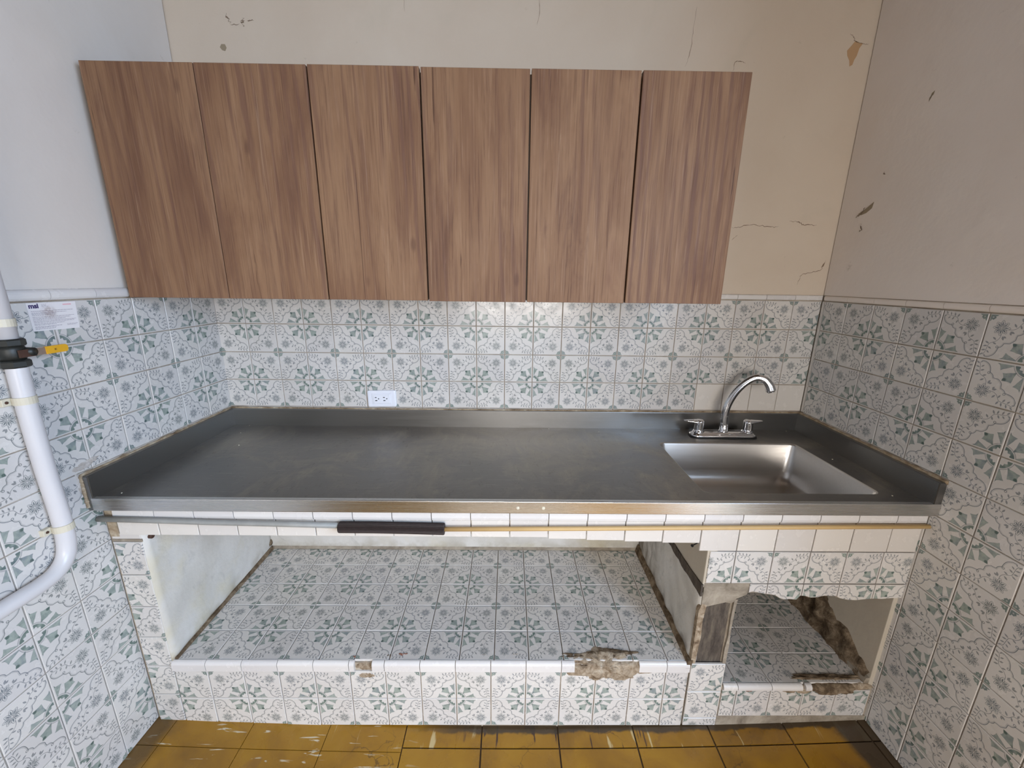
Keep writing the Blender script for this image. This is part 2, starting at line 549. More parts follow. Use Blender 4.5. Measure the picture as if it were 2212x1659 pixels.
def floor_mat():
    k = NT('yellow_floor_paint')
    wv = k.world()
    s = k.sep(wv)
    c = k.ramp(k.noise(wv, 4.5, 6, .6, .4), [(.3, srgb(120, 84, 27)), (.5, srgb(147, 105, 26)), (.72, srgb(162, 120, 32))])
    # worn darker veins, chipped pale and dark flecks
    veins = k.n('ShaderNodeTexVoronoi', feature='DISTANCE_TO_EDGE')
    veins.inputs['Scale'].default_value = 5.0
    nz = k.n('ShaderNodeTexNoise')
    nz.inputs['Scale'].default_value = 7.0
    nz.inputs['Detail'].default_value = 5.0
    k.t.links.new(wv, nz.inputs['Vector'])
    av = k.n('ShaderNodeVectorMath', operation='MULTIPLY_ADD')
    k.t.links.new(nz.outputs['Color'], av.inputs[0])
    av.inputs[1].default_value = (.35, .35, .35)
    k.t.links.new(wv, av.inputs[2])
    k.t.links.new(av.outputs[0], veins.inputs['Vector'])
    c = k.mix(k.math('MULTIPLY', k.rampv(veins.outputs['Distance'], .016, .003), k.rampv(k.noise(wv, 5, 3), .5, .64, 0.0, .6)), c, srgb(70, 50, 30))
    c = k.mix(k.math('MULTIPLY', k.rampv(k.noise(wv, 12, 7, .7, .5), .58, .7), .6), c, srgb(128, 90, 40))
    # pale scrapes near the plinth on the left, dark ones in the middle
    sc = k.n('ShaderNodeMapping')
    sc.inputs['Rotation'].default_value = (0, 0, .9)
    sc.inputs['Scale'].default_value = (9, 60, 1)
    k.t.links.new(wv, sc.inputs[0])
    scr = k.rampv(k.noise(sc.outputs[0], 1.0, 4, .55, .6), .63, .67)
    c = k.mix(k.math('MULTIPLY', scr, k.rampv(s[0], .95, .6)), c, srgb(196, 182, 156))
    sc2 = k.n('ShaderNodeMapping')
    sc2.inputs['Scale'].default_value = (55, 8, 1)
    k.t.links.new(wv, sc2.inputs[0])
    scr2 = k.rampv(k.noise(sc2.outputs[0], 1.0, 4, .5, .4), .60, .65)
    edge = k.math('MULTIPLY', k.rampv(s[1], -.640, -.630), k.math('MULTIPLY', k.rampv(s[0], .95, 1.05), k.rampv(s[0], 1.7, 1.55)))
    c = k.mix(k.math('MULTIPLY', scr2, edge), c, srgb(64, 42, 34))
    scr3 = k.rampv(k.noise(sc2.outputs[0], .55, 4, .5, .8), .62, .68)
    edge3 = k.math('MULTIPLY', k.rampv(s[1], -.640, -.630), k.rampv(s[0], .5, .6))
    c = k.mix(k.math('MULTIPLY', scr3, k.math('MULTIPLY', edge3, .7)), c, srgb(204, 186, 140))
    # black grime along the plinth and in the right corner
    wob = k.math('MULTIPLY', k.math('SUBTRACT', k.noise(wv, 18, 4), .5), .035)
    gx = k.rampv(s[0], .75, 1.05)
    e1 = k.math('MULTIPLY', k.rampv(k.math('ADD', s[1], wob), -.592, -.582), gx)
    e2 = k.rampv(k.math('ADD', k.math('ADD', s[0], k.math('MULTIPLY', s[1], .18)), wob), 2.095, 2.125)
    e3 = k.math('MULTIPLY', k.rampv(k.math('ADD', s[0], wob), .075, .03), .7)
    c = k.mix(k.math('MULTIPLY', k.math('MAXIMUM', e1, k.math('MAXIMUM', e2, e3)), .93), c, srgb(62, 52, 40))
    k.bump(k.noise(wv, 14, 5), .25, .004)
    return k.out(c, k.rampv(k.noise(wv, 8, 4), .3, .7, .22, .42), 0, .5)


M['floor'] = floor_mat()
M['floor_joint'] = simple('floor_joint_dirt', srgb(66, 50, 34), .9, 0, .3, 30)
M['patio'] = simple('patio_concrete', srgb(176, 172, 164), .9, 0, .1, 3)
M['crack'] = simple('crack_brown', srgb(124, 105, 87), .9, 0, .1, 20)  # flat brown of the plaster cracks
M['bare'] = simple('bare_tan_render', srgb(186, 152, 116), .9, 0, .06, 20)
M['bare_grey'] = simple('bare_grey_render', srgb(150, 136, 114), .9, 0, .08, 20)
M['chip'] = simple('red_brown_biscuit', srgb(128, 84, 66), .9, 0, .2, 60)
M['nail'] = simple('black_nail', srgb(26, 25, 24), .5, .6, .1)
M['door_frame'] = simple('door_frame_paint', srgb(150, 116, 84), .5)


# ------------------------------------------------------------------ mesh helpers
def put(obj, parent=None):
    COL.objects.link(obj)
    if parent is not None:
        obj.parent = parent
    return obj


def tag(o, label=None, cat=None, group=None, kind=None):
    if label:
        o['label'] = label
    if cat:
        o['category'] = cat
    if group:
        o['group'] = group
    if kind:
        o['kind'] = kind
    return o


def empty(name, loc=(0, 0, 0)):
    o = bpy.data.objects.new(name, None)
    o.location = loc
    o.empty_display_size = .05
    return put(o)


def mk(name, bm, mat, parent=None, smooth=False, mats=None):
    me = bpy.data.meshes.new(name)
    bmesh.ops.recalc_face_normals(bm, faces=bm.faces)
    if smooth:
        for f in bm.faces:
            f.smooth = True
    bm.to_mesh(me)
    bm.free()
    for m in (mats or [mat]):
        me.materials.append(m)
    o = bpy.data.objects.new(name, me)
    put(o)
    if parent is not None:
        o.parent = parent
        o.matrix_parent_inverse = parent.matrix_world.inverted() if parent.type != 'EMPTY' else Matrix.Translation(-parent.location)
    return o


def bm_box(x0, x1, y0, y1, z0, z1, bev=0.0, seg=2, bm=None):
    b = bmesh.new()
    vs = [b.verts.new((x, y, z)) for x in (x0, x1) for y in (y0, y1) for z in (z0, z1)]
    for f in ((0, 1, 3, 2), (4, 6, 7, 5), (0, 4, 5, 1), (2, 3, 7, 6), (0, 2, 6, 4), (1, 5, 7, 3)):
        b.faces.new([vs[i] for i in f])
    if bev:
        bmesh.ops.bevel(b, geom=b.edges[:], offset=bev, segments=seg, affect='EDGES', profile=.5)
    if bm is not None:
        merge(bm, b)
        return bm
    return b


def merge(dst, src):
    tmp = bpy.data.meshes.new('tmp')
    src.to_mesh(tmp)
    src.free()
    dst.from_mesh(tmp)
    bpy.data.meshes.remove(tmp)


def spline(pts, k=6):
    P = [Vector(p) for p in pts]
    P = [P[0] * 2 - P[1]] + P + [P[-1] * 2 - P[-2]]
    o = []
    for i in range(1, len(P) - 2):
        p0, p1, p2, p3 = P[i - 1:i + 3]
        for j in range(k):
            t = j / k
            o.append(.5 * (2 * p1 + (p2 - p0) * t + (2 * p0 - 5 * p1 + 4 * p2 - p3) * t * t + (3 * p1 - p0 - 3 * p2 + p3) * t ** 3))
    o.append(P[-2])
    return o


def bm_tube(pts, rad, n=16, cap=True, flute=0.0, nf=0):
    """rad: number or list per point"""
    pts = [Vector(p) for p in pts]
    b = bmesh.new()
    rings = []
    t0 = (pts[1] - pts[0]).normalized()
    ref = Vector((0, 0, 1)) if abs(t0.z) < .9 else Vector((1, 0, 0))
    nrm = t0.cross(ref).normalized()
    for i, p in enumerate(pts):
        t = (pts[min(i + 1, len(pts) - 1)] - pts[max(i - 1, 0)]).normalized()
        nrm = (nrm - t * nrm.dot(t)).normalized()
        bn = t.cross(nrm)
        r = rad[i] if isinstance(rad, (list, tuple)) else rad
        ring = []
        for j in range(n):
            a = 2 * pi * j / n
            rr = r * (1 + flute * cos(nf * a)) if nf else r
            ring.append(b.verts.new(p + (nrm * cos(a) + bn * sin(a)) * rr))
        rings.append(ring)
    for r0, r1 in zip(rings, rings[1:]):
        for j in range(n):
            b.faces.new((r0[j], r0[(j + 1) % n], r1[(j + 1) % n], r1[j]))
    if cap:
        b.faces.new(rings[0][::-1])
        b.faces.new(rings[-1])
    return b


def bm_lathe(prof, center, axis=Vector((0, 0, 1)), n=24):
    """prof: list of (radius, height along the axis)"""
    axis = Vector(axis).normalized()
    ref = Vector((1, 0, 0)) if abs(axis.x) < .9 else Vector((0, 1, 0))
    e1 = axis.cross(ref).normalized()
    e2 = axis.cross(e1)
    b = bmesh.new()
    rings = []
    c = Vector(center)
    for r, h in prof:
        rings.append([b.verts.new(c + axis * h + (e1 * cos(2 * pi * j / n) + e2 * sin(2 * pi * j / n)) * max(r, 1e-5)) for j in range(n)])
    for r0, r1 in zip(rings, rings[1:]):
        for j in range(n):
            b.faces.new((r0[j], r0[(j + 1) % n], r1[(j + 1) % n], r1[j]))
    b.faces.new(rings[0][::-1])
    b.faces.new(rings[-1])
    return b


def bm_prism(pts2, d, fn):
    """polygon pts2 (u,v) extruded from n=-d to n=0; fn maps (u,v,n) to space"""
    b = bmesh.new()
    f = [b.verts.new(fn(u, v, 0)) for u, v in pts2]
    k = [b.verts.new(fn(u, v, -d)) for u, v in pts2]
    b.faces.new(f)
    b.faces.new(k[::-1])
    for i in range(len(pts2)):
        j = (i + 1) % len(pts2)
        b.faces.new((f[i], k[i], k[j], f[j]))
    return b


class Frame:
    def __init__(self, O, U, V, Nn):
        self.O, self.U, self.V, self.N = map(Vector, (O, U, V, Nn))

    def p(self, u, v, n=0.0):
        return self.O + self.U * u + self.V * v + self.N * n

    def mat(self, u, v, n=0.0):
        m = Matrix.Identity(4)
        for i, a in enumerate((self.U, self.V, self.N)):
            m.col[i] = (*a, 0)
        m.translation = self.p(u, v, n)
        return m


T = 0.112
GAP = 0.0026
TH = 0.007
MESH_CACHE = {}


def tile_mesh(w, h, uv, mat, th=TH, c=0.0012):
    """tile with eased edges, lower-left corner at the origin, face at n=0; uv = (U at x0, U at x1, V at y0, V at y1)"""
    key = (round(w, 4), round(h, 4), tuple(round(x, 3) for x in uv), mat.name, th)
    if key in MESH_CACHE:
        return MESH_CACHE[key]
    vs, fs = [], []
    for n, i in ((-th, 0), (-c, 0), (0, c)):
        vs += [(i, i, n), (w - i, i, n), (w - i, h - i, n), (i, h - i, n)]
    for r in (0, 4):
        for j in range(4):
            fs.append((r + j, r + (j + 1) % 4, r + 4 + (j + 1) % 4, r + 4 + j))
    fs.append((8, 9, 10, 11))
    me = bpy.data.meshes.new('tile')
    me.from_pydata(vs, [], fs)
    ul = me.uv_layers.new(name='UVMap')
    for li, l in enumerate(me.loops):
        x, y, _ = vs[l.vertex_index]
        ul.data[li].uv = (uv[0] + (uv[1] - uv[0]) * x / w, uv[2] + (uv[3] - uv[2]) * y / h)
    me.materials.append(mat)
    MESH_CACHE[key] = me
    return me


def add_tile(parent, fr, u0, u1, v0, v1, cell, aflag, mat, name='tile', lift=0.0):
    """cell = (cu0, cu1, cv0, cv1) full cell; aflag = (1 if motif corner A is at the high-u side, same for v)"""
    w, h = u1 - u0 - GAP, v1 - v0 - GAP
    if w < .006 or h < .006:
        return None
    fx = lambda u: (u - cell[0]) / (cell[1] - cell[0])
    fy = lambda v: (v - cell[2]) / (cell[3] - cell[2])
    a, b = fx(u0 + GAP / 2), fx(u1 - GAP / 2)
    c, d = fy(v0 + GAP / 2), fy(v1 - GAP / 2)
    if aflag[0]:
        a, b = 1 - a, 1 - b
    if aflag[1]:
        c, d = 1 - c, 1 - d
    me = tile_mesh(w, h, (a, b, c, d), mat)
    o = bpy.data.objects.new(name, me)
    put(o)
    m = fr.mat(u0 + GAP / 2, v0 + GAP / 2, lift + random.uniform(-.0004, .0004))
    tilt = Matrix.Rotation(random.gauss(0, .004), 4, 'X') @ Matrix.Rotation(random.gauss(0, .004), 4, 'Y')
    c0 = Matrix.Translation((w / 2, h / 2, 0))
    o.parent = parent
    o.matrix_parent_inverse = Matrix.Translation(-parent.location)
    o.matrix_basis = m @ c0 @ tilt @ c0.inverted()
    return o


def tile_grid(parent, fr, us, vs, A, clip=None, white=None, skip=None, name='tile', lift=0.0):
    """us, vs: ascending seam positions of the true grid; A=(parity of u seam index, parity of v seam index) where motif corner A sits"""
    cu0, cu1, cv0, cv1 = clip or (us[0], us[-1], vs[0], vs[-1])
    for i in range(len(us) - 1):
        for j in range(len(vs) - 1):
            u0, u1 = max(us[i], cu0), min(us[i + 1], cu1)
            v0, v1 = max(vs[j], cv0), min(vs[j + 1], cv1)
            if u1 - u0 < .008 or v1 - v0 < .008:
                continue
            if skip and skip(i, j):
                continue
            fl = (0 if i % 2 == A[0] else 1, 0 if j % 2 == A[1] else 1)
            mat = M['white'] if (white and white(i, j)) else M['tile']
            add_tile(parent, fr, u0, u1, v0, v1, (us[i], us[i + 1], vs[j], vs[j + 1]), fl, mat, name, lift)


def ribbon(name, fr, pts, w, mat, parent, n=.0006, seed=0):
    """thin crack following pts on a surface"""
    rnd = random.Random(seed)
    P = spline([(u, v, 0) for u, v in pts], 5)
    b = bmesh.new()
    rows = []
    for i, p in enumerate(P):
        t = (P[min(i + 1, len(P) - 1)] - P[max(i - 1, 0)]).normalized()
        q = Vector((-t.y, t.x, 0))
        ww = w * (.35 + .9 * rnd.random()) * (1 - .75 * abs(2 * i / (len(P) - 1) - 1) ** 3)
        jit = q * rnd.uniform(-1, 1) * w * .9
        a, c = p + jit + q * ww / 2, p + jit - q * ww / 2
        rows.append((b.verts.new(fr.p(a.x, a.y, n)), b.verts.new(fr.p(c.x, c.y, n))))
    for r0, r1 in zip(rows, rows[1:]):
        b.faces.new((r0[0], r0[1], r1[1], r1[0]))
    return mk(name, b, mat, parent)


def patch(name, fr, pts, mat, parent, n=.0008, d=.0005):
    return mk(name, bm_prism(pts, d, lambda u, v, k: fr.p(u, v, n + k)), mat, parent)


def lump(name, mapf, cu, cv, ru, rv, h, mat, parent, seed=0, nr=9, na=44, rag=.28, edge=-.0015, keep=False):
    """irregular lump of broken mortar: outline jittered by noise, height by noise; mapf(u,v,n) gives the point"""
    b = bmesh.new()
    c = b.verts.new(mapf(cu, cv, h * .8))
    rings = []
    for r in range(1, nr + 1):
        f = r / nr
        ring = []
        for a in range(na):
            th = 2 * pi * a / na
            o = 1 + rag * (noise.noise(Vector((cos(th) * 1.6 + seed * 7.3, sin(th) * 1.6, seed))) + .6 * noise.noise(Vector((cos(th) * 5 + seed, sin(th) * 5, seed * 3.1))))
            u, v = cu + cos(th) * ru * f * o, cv + sin(th) * rv * f * o
            hh = h * (1 - f ** 4) * (.55 + .75 * noise.fractal(Vector((u * 55, v * 55, seed * 5.0)), 1.0, 2.0, 4)) + edge * f ** 6
            ring.append(b.verts.new(mapf(u, v, hh)))
        rings.append(ring)
    for a in range(na):
        b.faces.new((c, rings[0][a], rings[0][(a + 1) % na]))
    for r0, r1 in zip(rings, rings[1:]):
        for a in range(na):
            b.faces.new((r0[a], r1[a], r1[(a + 1) % na], r0[(a + 1) % na]))
    o = mk(name, b, mat, parent, True)
    return o


# ------------------------------------------------------------------ setting
W = 2.3431
AL, AR = 0.013275, -0.019946
ZD = 1.338           # lower edge of the dado trim
HC = 2.78            # ceiling height
YR = -3.4            # rear wall
FB = Frame((0, 0, ZD), (1, 0, 0), (0, 0, 1), (0, -1, 0))
FL = Frame((0, 0, ZD), (sin(AL), cos(AL), 0), (0, 0, 1), (cos(AL), -sin(AL), 0))       # u negative toward the camera
FRt = Frame((W, 0, ZD), (sin(AR), -cos(AR), 0), (0, 0, 1), (-cos(AR), -sin(AR), 0))      # u positive toward the camera


def wall(name, fr, u0, u1, label, mat, holes=None, th=.12, gz=.022):
    """wall: grout bed below the dado trim, painted plaster above; holes=[(u0,u1,v0,v1)] cut right through"""
    holes = holes or []
    us = sorted({u0, u1, *[h[0] for h in holes], *[h[1] for h in holes]})
    vs = sorted({-ZD - .05, gz, HC - ZD, *[h[2] for h in holes], *[h[3] for h in holes]})
    b = bmesh.new()

    def vert(u, v, n, cache={}):
        return b.verts.new(fr.p(u, v, n))

    def quad(pts, mi):
        f = b.faces.new([vert(*p) for p in pts])
        f.material_index = mi
    nf = -.004
    for i in range(len(us) - 1):
        for j in range(len(vs) - 1):
            a, c, d, e = us[i], us[i + 1], vs[j], vs[j + 1]
            if any(h[0] <= a and c <= h[1] and h[2] <= d and e <= h[3] for h in holes):
                continue
            mi = 1 if e <= gz + 1e-6 else 0
            quad([(a, d, nf), (c, d, nf), (c, e, nf), (a, e, nf)], mi)
            quad([(a, d, -th), (a, e, -th), (c, e, -th), (c, d, -th)], 0)
    for h in holes:
        a, c, d, e = h
        quad([(a, d, nf), (a, e, nf), (a, e, -th), (a, d, -th)], 0)
        quad([(c, d, nf), (c, d, -th), (c, e, -th), (c, e, nf)], 0)
        quad([(a, e, nf), (c, e, nf), (c, e, -th), (a, e, -th)], 0)
        quad([(a, d, nf), (a, d, -th), (c, d, -th), (c, d, nf)], 0)
    for (a, c) in ((u0, u0), (u1, u1)):
        quad([(a, vs[0], nf), (a, vs[-1], nf), (a, vs[-1], -th), (a, vs[0], -th)], 0)
    bmesh.ops.remove_doubles(b, verts=b.verts, dist=1e-5)
    o = mk(name, b, None, None, False, [mat, M['grout']])
    tag(o, label, 'wall', None, 'structure')
    return o


wall_back = wall('wall_back', FB, -.05, W + .05, 'back wall of cream cracked plaster above blue-green flowered tiles, behind the steel counter', M['plaster'])
wall_left = wall('wall_left', FL, YR, 0.0, 'left wall lit by daylight, flowered tiles below pale plaster, white pipe on it', M['plaster_side'])
DOOR = (1.30, 2.85, -ZD, .86)
wall_right = wall('wall_right', FRt, 0.0, -YR, 'right wall in shade with flowered tiles below grey-beige plaster, beside the sink', M['plaster_right'], [DOOR])
FF = Frame((W + .1, YR, ZD), (-1, 0, 0), (0, 0, 1), (0, 1, 0))
ADDED_WIN = (.45, 1.85, -.98, .40)  # unseen opening, added to let more light onto the walls
wall_front = wall('wall_front', FF, 0, W + .2, 'plain cream wall behind the camera with an added window opening', M['plaster_side'], [ADDED_WIN], .12, -ZD)

b = bm_box(-.2, W + .2, YR - .1, .1, HC, HC + .1)
tag(mk('ceiling', b, M['ceiling']), 'flat ceiling out of frame, coloured dark to dim the upper walls', 'ceiling', None, 'structure')


def floor_z(x):
    t = (x - 1.17) / 1.17
    return -.034 * max(0.0, 1 - t * t) - .006


# floor bed + yellow tiles
b = bmesh.new()
xs = np.linspace(-.15, W + .15, 25)
rows = []
for y in (YR - .1, -.5):
    rows.append([b.verts.new((x, y, floor_z(x) - .004)) for x in xs])
lo = [[b.verts.new((x, y, -.12)) for x in xs] for y in (YR - .1, -.5)]
for i in range(24):
    b.faces.new((rows[0][i], rows[0][i + 1], rows[1][i + 1], rows[1][i]))
    b.faces.new((lo[0][i], lo[1][i], lo[1][i + 1], lo[0][i + 1]))
    for k in (0, 1):
        b.faces.new((rows[k][i], rows[k][i + 1], lo[k][i + 1], lo[k][i]))
for i in (0, 24):
    b.faces.new((rows[0][i], rows[1][i], lo[1][i], lo[0][i]))
floor = tag(mk('floor', b, M['floor_joint']), 'floor of worn mustard-yellow square tiles with scrapes and grime along the plinth', 'floor', None, 'structure')


def floor_tile(x0, x1, y0, y1, g=.003):
    me = bpy.data.meshes.new('floor_tile')
    n = 3
    vs, fs = [], []
    for y in (y0 + g / 2, y1 - g / 2):
        for i in range(n + 1):
            x = x0 + g / 2 + (x1 - x0 - g) * i / n
            vs.append((x, y, floor_z(x)))
        for i in range(n + 1):
            x = x0 + g / 2 + (x1 - x0 - g) * i / n
            vs.append((x, y, floor_z(x) - .006))
    k = n + 1
    for i in range(n):
        fs.append((i, i + 1, 2 * k + i + 1, 2 * k + i))
        fs.append((i, k + i, k + i + 1, i + 1))
        fs.append((2 * k + i, 2 * k + i + 1, 3 * k + i + 1, 3 * k + i))
    fs.append((0, 2 * k, 3 * k, k))
    fs.append((n, k + n, 3 * k + n, 2 * k + n))
    me.from_pydata(vs, [], fs)
    me.materials.append(M['floor'])
    o = put(bpy.data.objects.new('floor_tile', me))
    o.parent = floor
    return o


for i in range(-1, 10):
    fx0, fx1 = .056 + .25 * i, .056 + .25 * (i + 1)
    yj = -.646 if fx1 < .82 else -.633
    gp = .0022 if fx1 < .82 else .005
    ys = [-.56, yj] + [yj - .25 * k for k in range(1, 7)]
    for y1_, y0_ in zip(ys, ys[1:]):
        floor_tile(max(fx0, -.03), min(fx1, W + .02), y0_, y1_, gp)

# patio outside the doorway
tag(mk('patio_floor', bm_box(W + .14, W + 6, -6.5, 2, -.12, -.05), M['patio']), 'pale concrete patio floor outside the doorway, out of frame', 'patio', None, 'structure')
# door lining
door = empty('door_1', tuple(FRt.p(2.07, -ZD, 0)))
tag(door, 'wooden lining of the open patio doorway in the right wall, behind the camera', 'door frame', None, 'structure')
for (a, c, d, e) in ((DOOR[0] - .05, DOOR[0], -ZD, DOOR[3] + .05), (DOOR[1], DOOR[1] + .05, -ZD, DOOR[3] + .05), (DOOR[0], DOOR[1], DOOR[3], DOOR[3] + .05)):
    mk('jamb', bm_prism([(a, d), (c, d), (c, e), (a, e)], .15, lambda u, v, n: FRt.p(u, v, n + .015)), M['door_frame'], door)
added_win = empty('added_window_1', tuple(FF.p(1.15, -.2, 0)))
tag(added_win, 'wooden frame of the unseen window added behind the camera', 'window frame', None, 'structure')
for (a, c, d, e) in ((ADDED_WIN[0] - .04, ADDED_WIN[0] + .02, ADDED_WIN[2] - .04, ADDED_WIN[3] + .04), (ADDED_WIN[1] - .02, ADDED_WIN[1] + .04, ADDED_WIN[2] - .04, ADDED_WIN[3] + .04),
                     (ADDED_WIN[0], ADDED_WIN[1], ADDED_WIN[2] - .04, ADDED_WIN[2] + .02), (ADDED_WIN[0], ADDED_WIN[1], ADDED_WIN[3] - .02, ADDED_WIN[3] + .04), (1.13, 1.17, ADDED_WIN[2], ADDED_WIN[3])):
    mk('sash_bar', bm_prism([(a, d), (c, d), (c, e), (a, e)], .06, lambda u, v, n: FF.p(u, v, n + .012)), M['door_frame'], added_win)

# ------------------------------------------------------------------ wall tiles
vsD = [-12 * T + T * j for j in range(13)]            # v index 12 is the dado line (even)
# back wall: seam k=0 near x=0; A corners on even k, even rows; skip what the counter hides
usB = [-.004 + T * k for k in range(22)]
usB[0] = 0.001
usB[-1] = min(usB[-1], W - .001)
tile_grid(wall_back, FB, [-.004 + T * k for k in range(22)], vsD, (0, 0), clip=(-.002, W + .002, -.495, 0),
          white=lambda i, j: i >= 17 and j <= 8, skip=lambda i, j: j < 7)
# left wall
nL = 15
usL = [-(nL + .0206) * T + T * k for k in range(nL + 1)]
usL_full = usL + [0.0]
# index parity: seam m = nL - idx ; A where m even
aL = nL % 2
usL[-1] = 0.003
tile_grid(wall_left, FL, usL, vsD, (aL, 0), skip=lambda i, j: (nL - i <= 4 and j < 7))
# right wall: seam n at (n+.15)*T ; A where n odd
nR = 13
usR = [.15 * T + T * k for k in range(nR + 1)]
tile_grid(wall_right, FRt, usR, vsD, (1, 0), skip=lambda i, j: (i <= 3 and j < 7))
add_tile(wall_right, FRt, .002, .15 * T, -4 * T, 0, (.002, .15 * T + T, -4 * T, 0), (0, 0), M['white'])


def dado_trim(parent, fr, u0, u1, hz, prot, mat):
    """half-round capping piece along the top of the tiles"""
    prof = [(.002, -.006), (.0, -.006)]
    prof = [(0.0, -.004)] + [(hz * (1 - cos(a)) / 2 * 1.0, prot * sin(a) ** .7) for a in np.linspace(0.35, pi - .25, 8)] + [(hz, -.004)]
    b = bmesh.new()
    ra = [b.verts.new(fr.p(u0 + .0008, v + .002, n)) for v, n in prof]
    rb = [b.verts.new(fr.p(u1 - .0008, v + .002, n)) for v, n in prof]
    for i in range(len(prof) - 1):
        b.faces.new((ra[i], rb[i], rb[i + 1], ra[i + 1]))
    b.faces.new(ra)
    b.faces.new(rb[::-1])
    b.faces.new((ra[0], ra[-1], rb[-1], rb[0]))
    return mk('trim_tile', b, mat, parent, False)


for k in range(21):
    u0 = max(.001, -.004 + T * k)
    u1 = min(W - .001, -.004 + T * (k + 1))
    dado_trim(wall_back, FB, u0, u1, .019, .005, M['trim'])
for m in range(3, nL):
    a, c = -(m + 1 + .0206) * T, -(m + .0206) * T
    if m == 3:
        c = -.352
    dado_trim(wall_left, FL, a, c, .027, .012, M['trim'])
for n_ in range(nR):
    dado_trim(wall_right, FRt, .15 * T + T * n_, .15 * T + T * (n_ + 1), .018, .006, M['plaster_right'])

# cracks, chips and bare patches of plaster
PB = Frame((0, -.0, 0), (1, 0, 0), (0, 0, 1), (0, -1, 0))
PBn = -.0036


def crackB(pts, w, s):
    return ribbon('crack', PB, pts, w * .72, M['crack'], wall_back, PBn, s)


patch('bare_patch', PB, [(2.311, 2.186), (2.302, 2.172), (2.298, 2.150), (2.292, 2.138), (2.289, 2.124), (2.280, 2.119), (2.276, 2.136), (2.266, 2.150), (2.262, 2.165), (2.273, 2.178), (2.284, 2.193), (2.296, 2.188)], M['bare'], wall_back, PBn)
crackB([(2.262, 2.212), (2.276, 2.205), (2.283, 2.193), (2.312, 2.186), (2.33, 2.184)], .003, 1)
crackB([(1.955, 1.60), (1.985, 1.603), (2.02, 1.612), (2.06, 1.609), (2.10, 1.604), (2.13, 1.606)], .0032, 2)
crackB([(2.165, 1.626), (2.20, 1.624), (2.215, 1.616), (2.24, 1.613), (2.27, 1.614)], .004, 3)
crackB([(2.236, 1.398), (2.243, 1.42), (2.250, 1.436), (2.285, 1.445), (2.315, 1.452), (2.323, 1.466), (2.33, 1.49)], .0028, 4)
crackB([(1.962, 1.556), (1.98, 1.575)], .002, 5)
crackB([(1.886, 2.10), (1.889, 2.125), (1.905, 2.128), (1.925, 2.124)], .003, 6)
crackB([(1.74, 2.28), (1.735, 2.22), (1.732, 2.15), (1.72, 2.11)], .0022, 7)
crackB([(.193, 2.235), (.200, 2.222), (.206, 2.208)], .007, 8)
crackB([(.247, 2.224), (.249, 2.214), (.243, 2.203)], .011, 9)
crackB([(.205, 2.205), (.235, 2.206)], .003, 10)
crackB([(.262, 2.216), (.283, 2.218)], .005, 11)
crackB([(1.215, 2.22), (1.222, 2.26), (1.218, 2.30)], .0018, 13)
crackB([(.78, 2.25), (.778, 2.32), (.782, 2.38)], .0018, 14)
patch('bare_patch', PB, [(.166, 2.150), (.160, 2.141), (.166, 2.133), (.176, 2.130), (.182, 2.140), (.178, 2.150)], M['bare_grey'], wall_back, PBn)
patch('bare_patch', PB, [(2.318, 1.462), (2.326, 1.468), (2.328, 1.482), (2.322, 1.474)], M['crack'], wall_back, PBn + .0005)
FRp = FRt
patch('bare_patch', FRt, [(.083, .300), (.098, .308), (.112, .314), (.142, .332), (.138, .312), (.118, .300), (.098, .296)], M['bare_grey'], wall_right, -.0032)
ribbon('crack', FRt, [(.078, .290), (.092, .300), (.110, .318)], .005, M['crack'], wall_right, -.003, 21)
patch('bare_patch', FRt, [(.258, .590), (.268, .594), (.270, .604), (.262, .600), (.258, .580)], M['bare_grey'], wall_right, -.0032)
ribbon('crack', FRt, [(.105, .268), (.112, .252), (.108, .240)], .004, M['crack'], wall_right, -.003, 22)
ribbon('crack', FRt, [(.155, .418), (.163, .41)], .004, M['crack'], wall_right, -.003, 23)

# ------------------------------------------------------------------ masonry counter base
base = empty('masonry_counter', (1.17, -.30, 0))
tag(base, 'tiled masonry counter base with a wide open niche and a small broken niche', 'counter base')
YF = -.570                       # face of the front tiles
FFr = Frame((0, YF, 0), (1, 0, 0), (0, 0, 1), (0, -1, 0))
XL0 = .0
XN0, XN1 = .088, 1.722           # wide niche
XD0, XD1 = 1.722, 1.832          # divider
# rendered bodies
mk('plinth', bm_box(-.006, 1.722, YF + .006, -.002, -.05, .222), M['grout'], base)
mk('plinth', bm_box(1.832, 2.335, YF + .006, -.002, -.05, .132), M['grout'], base)
b = bm_box(-.006, 1.695, YF + .008, -.002, .690, .782)
bm_box(1.695, 2.34, YF + .008, -.545, .690, .782, bm=b)
bm_box(1.695, 2.34, -.150, -.002, .690, .782, bm=b)
bm_box(2.230, 2.34, -.545, -.150, .690, .782, bm=b)
mk('slab', b, M['beige_plaster'], base)
# left cheek wall: white plaster face toward the niche
mk('side_wall', bm_box(-.006, XN0 - .0085, YF + .006, -.002, .222, .690), M['grout'], base)
b = bmesh.new()
ny, nz = 26, 22
grid = [[b.verts.new((XN0 + .004 * noise.noise(Vector((i * .35, j * .3, 3.3))) - .002 * (i == 0), YF + .003 + (abs(YF) - .012) * i / ny, .226 + (.690 - .226) * j / nz)) for j in range(nz + 1)] for i in range(ny + 1)]
for i in range(ny):
    for j in range(nz):
        b.faces.new((grid[i][j], grid[i + 1][j], grid[i + 1][j + 1], grid[i][j + 1]))
ext = bmesh.ops.extrude_face_region(b, geom=b.faces[:])
bmesh.ops.translate(b, verts=[v for v in ext['geom'] if isinstance(v, bmesh.types.BMVert)], vec=(-.008, 0, 0))
mk('plaster_coat', b, M['niche_left'], base, True)['label'] = 'stained white plaster on the left cheek of the niche'
# back of the niches
mk('back_plaster', bm_box(.07, 1.74, -.016, -.002, .222, .690, .002), M['niche_left'], base)
